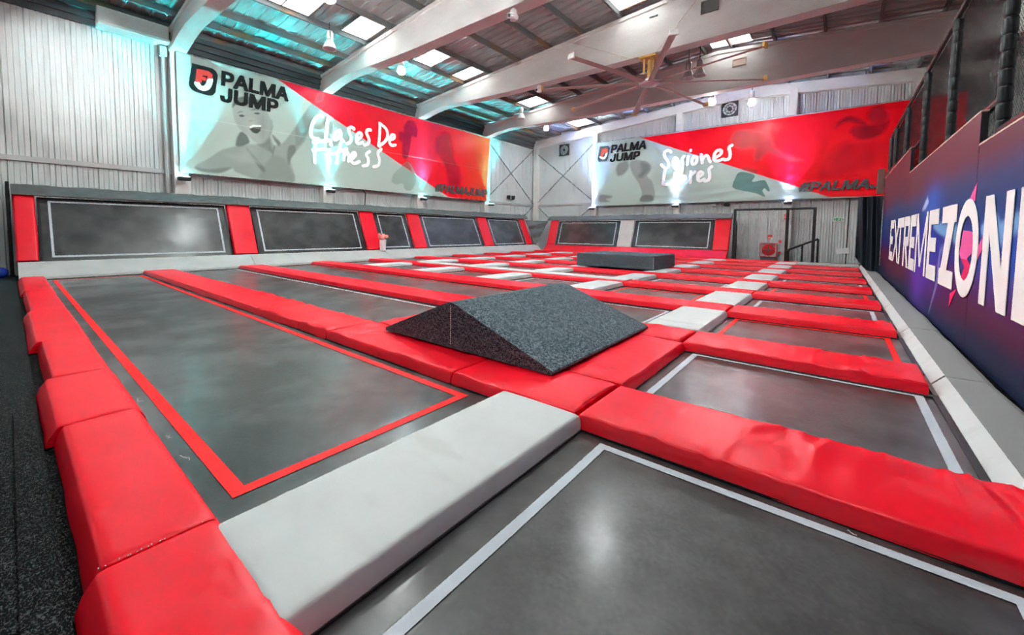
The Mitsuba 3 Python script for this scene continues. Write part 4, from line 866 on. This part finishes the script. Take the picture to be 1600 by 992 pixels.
# left kerb: sloping pads up to the slanted trampolines
def slope_seg(L, seed, prof, n=16):
    V = []
    for u in np.linspace(0, L, n):
        w = .03 * (meshkit.fbm(np.array([u * .9, seed, 0.0]), 2) - .5)
        for x, z in prof: V.append((x + w, u, z + w * .5))
    m = len(prof); f = [(i * m + j, (i + 1) * m + j, (i + 1) * m + (j + 1) % m, i * m + (j + 1) % m) for i in range(n - 1) for j in range(m)]
    q = tm((np.array(V), np.array(f)))
    cp = [(0, j, j + 1) for j in range(1, m - 1)] + [((n - 1) * m, (n - 1) * m + j + 1, (n - 1) * m + j) for j in range(1, m - 1)]
    return trimesh.Trimesh(q.vertices, np.vstack([q.faces, cp]), process=False)
lp = [(XKL - .02, -.12), (XKL - .02, -.03), (XKL - .06, .015), (-16.02, .315), (-16.06, .335), (-16.09, .30), (-16.09, -.12)]
for i, (a, b, l) in enumerate(((.12, 5.3, 'sloping pale grey kerb pad below the largest slanted trampoline'), (5.3, 10.7, 'sloping grey kerb pad below the second slanted trampoline'), (10.7, 16.0, 'sloping grey kerb pad below the narrow slanted trampoline'), (16.0, 21.0, 'sloping grey kerb pad toward the back left corner'), (21.0, 22.6, 'short grey kerb pad in the back left corner'))):
    q = slope_seg(b - a - .012, i * 2.1, lp); q.apply_translation((0, a + .006, 0))
    obj('kerb_pad', q, 'kerb_vinyl', smooth=25, label=l, cat='pad')

# ---------------------------------------------------------------- slanted wall trampolines
def frame_of(p0, along, p_up):
    """axes of a slanted plane: x along, y up the slope, z toward the court"""
    a = np.array(along, float); u = np.array(p_up, float) - p0; h = np.linalg.norm(u); u /= h
    return a, u, np.cross(a, u), h
# left wall: base (-16.12, .33) -> top (-16.97, 2.03), along +y gives normal toward +x
Lb = np.array([-16.18, 0, .28]); La, Lu, Ln, LH = frame_of(Lb, (0, 1, 0), (-16.96, 0, 2.03))
Bb = np.array([0, 22.86, .30]); Ba, Bu, Bn, BH = frame_of(Bb, (1, 0, 0), (0, 23.42, 1.93))
def slant(m, side, s0, t0=0.0, n0=0.0):
    b, a, u, n = (Lb, La, Lu, Ln) if side == 'L' else (Bb, Ba, Bu, Bn)
    return mapm(m, [tuple(a), tuple(u), tuple(n)], tuple(b + a * s0 + u * t0 + n * n0))
def slant_tramp(side, s0, s1, label, ins=.22):
    H = LH if side == 'L' else BH; W = s1 - s0
    t = thing('wall_trampoline', label, 'trampoline')
    obj('bed', slant(bx(0.05, W - .05, .04, H - .02, -.03, -.015), side, s0), 'wall_bed', parent=t)
    obj('frame', slant(cat_([bx(0, W, 0, .05, -.07, -.005), bx(0, W, H - .05, H, -.07, -.005), bx(0, .05, 0, H, -.07, -.005), bx(W - .05, W, 0, H, -.07, -.005)]), side, s0), 'black_steel', parent=t)
    a, b, c, d_ = ins, W - ins, .18, H - .12
    for q in (bx(a - .025, b + .025, c - .025, c + .025, 0, .006), bx(a - .025, b + .025, d_ - .025, d_ + .025, 0, .006), bx(a - .025, a + .025, c, d_, 0, .006), bx(b - .025, b + .025, c, d_, 0, .006)):
        q.apply_translation((0, 0, -.014)); obj('border_tape', slant(q, side, s0), 'white_tape', parent=t)
LP = [(.11, .48), (4.87, 5.60), (9.95, 10.66), (12.53, 13.29), (17.6, 18.4), (21.75, 22.3)]
LPL = ['first red slanted pad on the left wall, nearest the camera', 'second red slanted pad on the left wall, beside the largest slanted trampoline', 'wrinkled red slanted pad left of the narrow trampoline', 'red slanted pad right of the narrow trampoline', 'fifth red slanted pad on the left wall', 'narrow red slanted pad in the back corner on the left wall side']
for (a, b), l in zip(LP, LPL):
    q = pad_local(LH - .01, b - a - .03, th=.08, nl=30, seed=int(a * 7), wr=.012 if a < 1 else .022, wf=6.0)
    q = mapm(q, [(0, 1, 0), (-1, 0, 0), (0, 0, 1)], (b - a - .015, 0, 0))
    obj('slanted_pad', slant(q, 'L', a, .05, .085), 'red_vinyl', smooth=38, label=l, cat='pad')
for (s0, s1), l in zip([(LP[i][1] + .04, LP[i + 1][0] - .04) for i in range(5)], ['largest slanted wall trampoline, at the far left', 'slanted wall trampoline, second from the left', 'narrow slanted wall trampoline behind the white tub of flowers', 'slanted wall trampoline right of the narrow one', 'slanted wall trampoline next to the back left corner']):
    slant_tramp('L', s0, s1, l)
BP = [(-15.35, -14.75, 'red_vinyl', 'narrow red slanted pad in the back corner on the back wall side'), (-10.33, -9.43, 'grey_vinyl', 'pale grey slanted pad between the two back wall trampolines'), (-5.05, -4.3, 'red_vinyl', 'red slanted pad at the right end of the back wall trampolines')]
for a, b, mt, l in BP:
    q = pad_local(BH - .01, b - a - .03, th=.08, nl=24, seed=int(-a * 5), wr=.014, wf=5.0)
    q = mapm(q, [(0, 1, 0), (-1, 0, 0), (0, 0, 1)], (b - a - .015, 0, 0))
    obj('slanted_pad', slant(q, 'B', a, .05, .085), mt, smooth=38, label=l, cat='pad')
slant_tramp('B', -14.71, -10.37, 'left slanted trampoline of the back wall')
slant_tramp('B', -9.39, -5.09, 'right slanted trampoline of the back wall')
# red sloping base of the back wall
bprof = [(0, -.12), (0, .0), (.05, .03), (.38, .34), (.43, .36), (.46, .33), (.46, -.12)]
for a, b, l in ((-15.3, -12.3, 'red sloping base pad of the back wall trampolines, left piece'), (-12.3, -9.9, 'red sloping base pad of the back wall trampolines, behind the dark platform'), (-9.9, -7.0, 'red sloping base pad below the grey slanted pad'), (-7.0, -4.3, 'red sloping base pad at the right end of the back wall trampolines')):
    q = slope_seg(b - a - .012, a, bprof, 10); q = mapm(q, [(0, 1, 0), (1, 0, 0), (0, 0, 1)], (a + .006, 22.32, 0))
    obj('base_pad', q, 'red_vinyl', smooth=25, label=l, cat='pad')
# black roll pads on top
def roll_mesh(L, seed):
    prof_ = [(.14, .035), (.16, .06), (.12, .12), (.04, .19), (-.04, .26), (-.10, .31), (-.17, .34), (-.24, .29), (-.24, .035)]
    n = max(int(L * 16), 10); m = len(prof_); V = []
    for u in np.linspace(0, L, n):
        for j, (x, z) in enumerate(prof_):
            w = .075 * (meshkit.fbm(np.array([u * 3.2 + z * 9, x * 2, seed]), 3) - .5) if 0 < j < 7 else 0
            V.append((u, x + w, z + w * .8 - .02 * math.sin(math.pi * u / L)))
    f = [(i * m + j, (i + 1) * m + j, (i + 1) * m + (j + 1) % m, i * m + (j + 1) % m) for i in range(n - 1) for j in range(m)]
    q = tm((np.array(V), np.array(f)))
    cp = [(0, j, j + 1) for j in range(1, m - 1)] + [((n - 1) * m, (n - 1) * m + j + 1, (n - 1) * m + j) for j in range(1, m - 1)]
    return trimesh.Trimesh(q.vertices, np.vstack([q.faces, cp]), process=False)
for i, (a, b, l) in enumerate(((.08, 5.2, 'black padded roll above the largest slanted trampoline'), (5.2, 10.3, 'black padded roll above the second slanted trampoline'), (10.3, 12.95, 'black padded roll above the narrow slanted trampoline'), (12.95, 18.0, 'black padded roll above the fourth slanted trampoline'), (18.0, 22.6, 'black padded roll ending in the back left corner'))):
    obj('top_roll', mapm(roll_mesh(b - a - .015, i * 3.3), [(0, 1, 0), (1, 0, 0), (0, 0, 1)], (-16.93, a + .008, 2.035)), 'black_vinyl', smooth=40, label=l, cat='pad')
for i, (a, b, l) in enumerate(((-15.6, -9.9, 'black padded roll above the left back wall trampoline'), (-9.9, -4.3, 'black padded roll above the right back wall trampoline'))):
    obj('top_roll', mapm(roll_mesh(b - a - .015, 20 + i), [(1, 0, 0), (0, -1, 0), (0, 0, 1)], (a + .008, 23.42, 1.95)), 'black_vinyl', smooth=40, label=l, cat='pad')
# folded black cover in the corner
n = 14; V = []
Pa, Pb, Pc = np.array([-16.9, 22.45, 2.0]), np.array([-15.55, 23.35, 1.95]), np.array([-16.02, 22.50, .30])
f = []
idx = {}
for i in range(n + 1):
    for j in range(n + 1 - i):
        u, v = i / n, j / n; w = 1 - u - v
        p = Pa * u + Pb * v + Pc * w
        mid = 1 - abs(u - v) / max(u + v, 1e-6)
        p = p + np.array([-.25, .25, 0]) * mid * (u + v) * .9 + np.array([.07, -.07, 0]) * math.sin(14 * (u + v) + 5 * u)
        idx[i, j] = len(V); V.append(p)
for i in range(n):
    for j in range(n - i):
        f.append((idx[i, j], idx[i + 1, j], idx[i, j + 1]))
        if i + j < n - 1: f.append((idx[i + 1, j], idx[i + 1, j + 1], idx[i, j + 1]))
cm = trimesh.Trimesh(np.array(V), np.array(f), process=False); cm2 = cm.copy(); cm2.apply_translation((-.02, .02, 0)); cm2.invert()
obj('corner_cover', cat_([cm, cm2]), 'black_vinyl', smooth=50, label='black folded cover filling the corner between the slanted trampolines', cat='cover')

# ---------------------------------------------------------------- foam wedge and platform
x0, x1, xm, y0, y1, zt = -4.36, -1.745, -3.11, 2.86, 5.08, .50
def wedge(c=.015):
    P = Polygon([(x0, .02), (x1, .02), (xm + .03, zt), (xm - .03, zt)]).buffer(-.02).buffer(.02, 4)
    return mapm(prism(P, y1 - y0), BACKWALL, (0, y1, 0))
kw = thing('foam_wedge', 'large dark carpeted foam wedge lying across the red pads', 'wedge')
wm = wedge()
obj('body', wm, 'foam_carpet', parent=kw)
st = [bx(xm - .006, xm + .006, y0 - .004, y0 + .001, .06 + i * .022, .072 + i * .022) for i in range(19)]
obj('seam', cat_(st), 'white_plain', parent=kw, label='white stitched seam')
kp2 = thing('foam_platform', 'low dark carpeted block on the pads in front of the back wall', 'platform')
px0, px1, py0, py1, pz = -7.42, -4.59, 13.02, 15.2, .475
obj('body', cbox(px0, px1, py0, py1, .02, pz, .02), 'foam_carpet', parent=kp2)
obj('seam', cat_([bx(px1 - .008, px1 + .003, py0 - .003, py0 + .008, .04 + i * .03, .058 + i * .03) for i in range(14)]), 'white_plain', parent=kp2)

# carpeted deck at the front left
obj('deck', cat_([bx(XL + .03, 1.1, YF + .03, .085, -.14, -.105)]), 'carpet', label='black carpeted walkway left of the red edge pads', kind='structure')
k = thing('carpet_strip', 'loose strip of black carpet turned up beside the red edge pad', 'carpet')
obj('strip', cbox(-4.6, -1.6, -.03, .075, -.105, -.093, .004), 'carpet', parent=k)

# ---------------------------------------------------------------- things along the back wall
def frame_posts(pts, r=.05): return path(pts, r, 8)
YG = 22.95
k = thing('safety_gate', 'tall black tubular frame with thin netting, left of the stair rail', 'frame')
for p, q, n in (((-4.08, YG, ZF), (-4.08, YG, 2.42), 'post'), ((-1.88, YG, ZF), (-1.88, YG, 2.42), 'post'), ((-.86, YG, ZF), (-.86, YG, 2.42), 'post')):
    obj(n, cbox(p[0] - .06, p[0] + .06, p[1] - .06, p[1] + .06, p[2], q[2], .015), 'black_foam', parent=k)
obj('crossbar', cbox(-4.14, -.80, YG - .045, YG + .045, 2.36, 2.46, .015), 'black_foam', parent=k)
def grid_net(xa, xb, za, zb, p, r, y):
    ms = [bx(x - r, x + r, y - r, y + r, za, zb) for x in np.arange(xa + p, xb, p)] + [bx(xa, xb, y - r, y + r, z - r, z + r) for z in np.arange(za + p, zb, p)]
    return cat_(ms)
obj('netting', grid_net(-4.02, -1.94, -.1, 2.38, .06, .0016, YG), 'black_steel', parent=k, kind='stuff')
obj('netting', grid_net(-1.82, -.92, -.1, 2.38, .06, .0016, YG), 'black_steel', parent=k, kind='stuff')
k = thing('stair_rail', 'black sloping hand rail at the far end near the net frame', 'rail')
ry = 23.3
obj('rail', path([(-1.82, ry, .48), (-.70, ry, 1.02)], .045), 'black_steel', parent=k)
for x, z in ((-1.80, .48), (-1.28, .74), (-.70, 1.02)): obj('post', cbox(x - .04, x + .04, ry - .04, ry + .04, ZF, z, .01), 'black_steel', parent=k)
k = thing('ladder_frame', 'black stacked frame standing beside the right end of the slanted trampolines', 'frame')
for x in (-4.22, -4.12): obj('post', cbox(x - .03, x + .03, 23.5, 23.6, ZF, 1.9, .01), 'black_steel', parent=k)
obj('backing', cbox(-4.27, -4.07, 23.62, 23.66, ZF, 1.8, .01), 'black_foam', parent=k)
k = thing('hose_cabinet', 'red fire hose reel cabinet on the back wall behind the net frame', 'cabinet')
yh = YB - .3
obj('box', cat_([cbox(-3.12, -2.4, yh, yh + .22, .06, .10, .01), cbox(-3.12, -2.4, yh, yh + .22, .70, .74, .01), cbox(-3.12, -3.07, yh, yh + .22, .06, .74, .01), cbox(-2.45, -2.4, yh, yh + .22, .06, .74, .01), bx(-3.1, -2.42, yh + .16, yh + .2, .08, .72)]), 'white_plain', parent=k)
obj('rim', cat_([bx(-3.14, -2.38, yh - .015, yh, .04, .075), bx(-3.14, -2.38, yh - .015, yh, .725, .76), bx(-3.14, -3.105, yh - .015, yh, .04, .76), bx(-2.415, -2.38, yh - .015, yh, .04, .76)]), 'red_paint', parent=k)
R_ = prism(Point(0, 0).buffer(.29, 24), .08)
rl = obj('reel', mapm(R_, BACKWALL, (-2.76, yh + .12, .40)), 'red_paint', parent=k)
obj('spokes', mapm(prism(unary_union([LineString([(-.2, 0), (.2, 0)]).buffer(.015), LineString([(0, -.2), (0, .2)]).buffer(.015), Point(0, 0).buffer(.06)]), .02), BACKWALL, (-2.76, yh + .04, .40)), 'dark_grey_box', parent=rl)
obj('stand', cbox(-3.1, -2.42, yh + .02, yh + .2, ZF, .06, .01), 'dark_grey_box', parent=k)
def sign(name, x, z, w, h, y, mat, l, bits=()):
    k = thing(name, l, 'sign')
    obj('plate', cbox(x - w / 2, x + w / 2, y - .012, y, z - h / 2, z + h / 2, .003), 'white_plain' if bits else mat, parent=k)
    for (u0, u1, v0, v1, m_) in bits: obj('symbol', bx(x + u0, x + u1, y - .018, y - .012, z + v0, z + v1), m_, parent=k)
sign('safety_sign', -2.73, 1.06, .24, .26, YB - .04, 'red_paint', 'small red and white sign above the fire hose cabinet', ((-.10, .10, .0, .11, 'red_paint'), (-.10, .02, -.12, -.03, 'orange_print')))
sign('safety_sign', -2.05, 2.1, .22, .34, YB - .365, 'red_paint', 'small red and white sign on the white column above the hose cabinet', ((-.09, .09, -.02, .14, 'red_paint'), (-.09, .09, -.15, -.06, 'orange_print')))
obj('symbol', mapm(prism(Point(0, 0).buffer(.045).difference(Point(0, 0).buffer(.02)), .004), BACKWALL, (-2.05, YB - .383, 2.16)), 'white_plain', parent='safety_sign_001')
sign('exit_sign', -.02, 1.95, .42, .20, YB - .04, 'green_print', 'small green exit sign on the pale back wall', ((-.10, .11, -.07, .07, 'green_print'), (-.17, -.12, -.05, .05, 'green_print'), (.13, .18, -.05, .05, 'green_print')))
obj('symbol', mapm(prism(unary_union([Point(0, .035).buffer(.016), LineString([(0, .02), (-.01, -.02), (-.04, -.05)]).buffer(.012), LineString([(-.01, -.02), (.03, -.05)]).buffer(.012), LineString([(-.04, .005), (.04, .005)]).buffer(.01)]), .003), BACKWALL, (0, YB - .058, 1.95)), 'white_print', parent='exit_sign')
k = thing('paper_sheet', 'white tilted paper sheet low on the back wall', 'paper')
q = bx(-.24, .24, -.006, 0, -.13, .13); q.apply_transform(trimesh.transformations.rotation_matrix(-.12, (0, 1, 0))); q.apply_translation((.20, YB - .045, .46)); obj('sheet', q, 'white_plain', parent=k)
k = thing('fire_pipe', 'thin red pipe with a valve on the white column by the hose cabinet', 'pipe')
obj('pipe', path([(-2.26, YB - .42, 2.9), (-2.26, YB - .42, .30), (-2.40, YB - .34, .30)], .02, 8), 'light_steel', parent=k)
obj('valve', cat_([tube((-2.26, YB - .5, .85), (-2.26, YB - .38, .85), .07, 12), tube((-2.26, YB - .5, .30), (-2.26, YB - .38, .30), .06, 12)]), 'red_paint', parent=k)
obj('wall_cable', tube((.33, YB - .03, ZF), (.36, YB - .03, 2.9), .02, 6), 'black_steel', label='thin dark pipe down the back wall right of the exit sign', cat='pipe')
obj('cable', path([(XL + .30, 10.55, 3.1), (XL + .2, 10.75, 2.95), (XL + .04, 10.8, 2.3)], .02, 8), 'black_steel', label='black cable hanging below the left banner', cat='cable')
for x, l in ((-5.45, 'small white lamp on the back wall girt'), (-4.8, 'small black lamp on the back wall girt')):
    k = thing('wall_lamp', l, 'lamp')
    obj('body', cbox(x - .14, x + .14, YB - .22, YB - .1, 2.72, 2.86, .02), 'black_steel' if x > -5 else 'white_plain', parent=k)
    obj('bracket', bx(x - .02, x + .02, YB - .12, YB - .03, 2.74, 2.84), 'dark_steel', parent=k)
k = thing('speaker_pair', 'two small black loudspeakers on a pole at the back left corner', 'speaker')
obj('pole', cat_([tube((XL + .2, 21.75, 2.3), (XL + .2, 21.75, 3.5), .02, 8), bx(XL + .09, XL + .2, 21.72, 21.78, 3.08, 3.15)]), 'light_steel', parent=k)
for y in (21.5, 22.0): obj('speaker', cbox(XL + .12, XL + .3, y - .1, y + .1, 3.42, 3.66, .02), 'black_steel', parent=k)
obj('bar', cbox(XL + .18, XL + .22, 21.45, 22.05, 3.38, 3.42, .005), 'black_steel', parent=k)
# dark tarpaulin at the far end of the partition
n1, n2 = 24, 20; V = []
for i in range(n1 + 1):
    for j in range(n2 + 1):
        u, v = i / n1, j / n2
        lo_ = -.08 + .55 * (1 - u) ** 2.2
        z = lo_ + (2.55 - lo_) * v; x = .50 + .62 * u
        y = 18.45 + .07 * math.sin(u * 16 + v * 2) + .05 * math.sin(v * 7 + u * 4) - .12 * (1 - v) * u
        V.append((x, y, z))
f = [(i * (n2 + 1) + j, (i + 1) * (n2 + 1) + j, (i + 1) * (n2 + 1) + j + 1, i * (n2 + 1) + j + 1) for i in range(n1) for j in range(n2)]
a = tm((np.array(V), np.array(f))); b = a.copy(); b.apply_translation((0, .02, 0)); b.invert()
obj('tarpaulin', cat_([a, b]), 'black_tarp', smooth=True, label='dark blue-black tarpaulin hanging at the far end of the partition', cat='tarpaulin')
# left edge of the picture
k = thing('net_post', 'black padded post and netting at the far left edge, beside the first slanted pad', 'post')
obj('post', cbox(-17.0, -16.88, .0, .07, -.105, 2.36, .015), 'black_foam', parent=k)
obj('crossbar', cbox(-17.7, -16.85, .0, .07, 2.30, 2.40, .015), 'black_foam', parent=k)
ms = [bx(x - .004, x + .004, -.004, .004, -.1, 2.3) for x in np.arange(-17.66, -17.0, .05)] + [bx(-17.7, -16.98, -.004, .004, z - .004, z + .004) for z in np.arange(-.05, 2.3, .05)]
obj('netting', cat_(ms), 'black_steel', parent=k, kind='stuff')
obj('ball', trimesh.creation.icosphere(subdivisions=3, radius=.14).apply_translation((-16.75, -.16, .036)), 'blue_rubber', smooth=True, label='blue ball on the carpet at the far left edge', cat='ball')
k = thing('flower_tub', 'white tub with pink flowers at the foot of the narrow slanted trampoline', 'flower pot')
fx, fy = -15.95, 10.56
obj('tub', lathe([(0, .3), (.12, .3), (.15, .78), (.16, .80), (.13, .80), (.12, .76), (0, .74)], 20, (fx, fy, 0)), 'white_plain', parent=k)
rng = np.random.default_rng(4)
fl = []
for i in range(16):
    q = trimesh.creation.icosphere(subdivisions=1, radius=.055 + .03 * rng.random()); q.apply_translation((fx + rng.normal(0, .09), fy + rng.normal(0, .13), .90 + rng.normal(0, .05))); fl.append(q)
obj('flowers', cat_(fl), 'flower_pink', parent=k, smooth=True, kind='stuff')
# loose threads of the pads
rng = np.random.default_rng(9)
for i, (x, y) in enumerate(((-3.3, .58), (-2.95, .58), (-4.2, .58), (-2.85, 2.30), (.1, 2.33))):
    pts = np.cumsum(np.vstack([[x, y, -.085], np.c_[rng.normal(.012, .012, 6), rng.normal(.006 if y < 1 else -.006, .012, 6), rng.normal(0, .001, 6)]]), 0)
    obj('thread', path(chaikin(pts, 1), .0014, 5), 'white_plain', label=['pale loose thread beside the long red line, nearest the camera side', 'curled pale loose thread beside the red edge pads', 'pale loose thread farther along the red edge pads', 'pale loose thread below the red pad of the foam wedge', 'pale loose thread below the wrinkled red pad in the right foreground'][i], cat='thread')
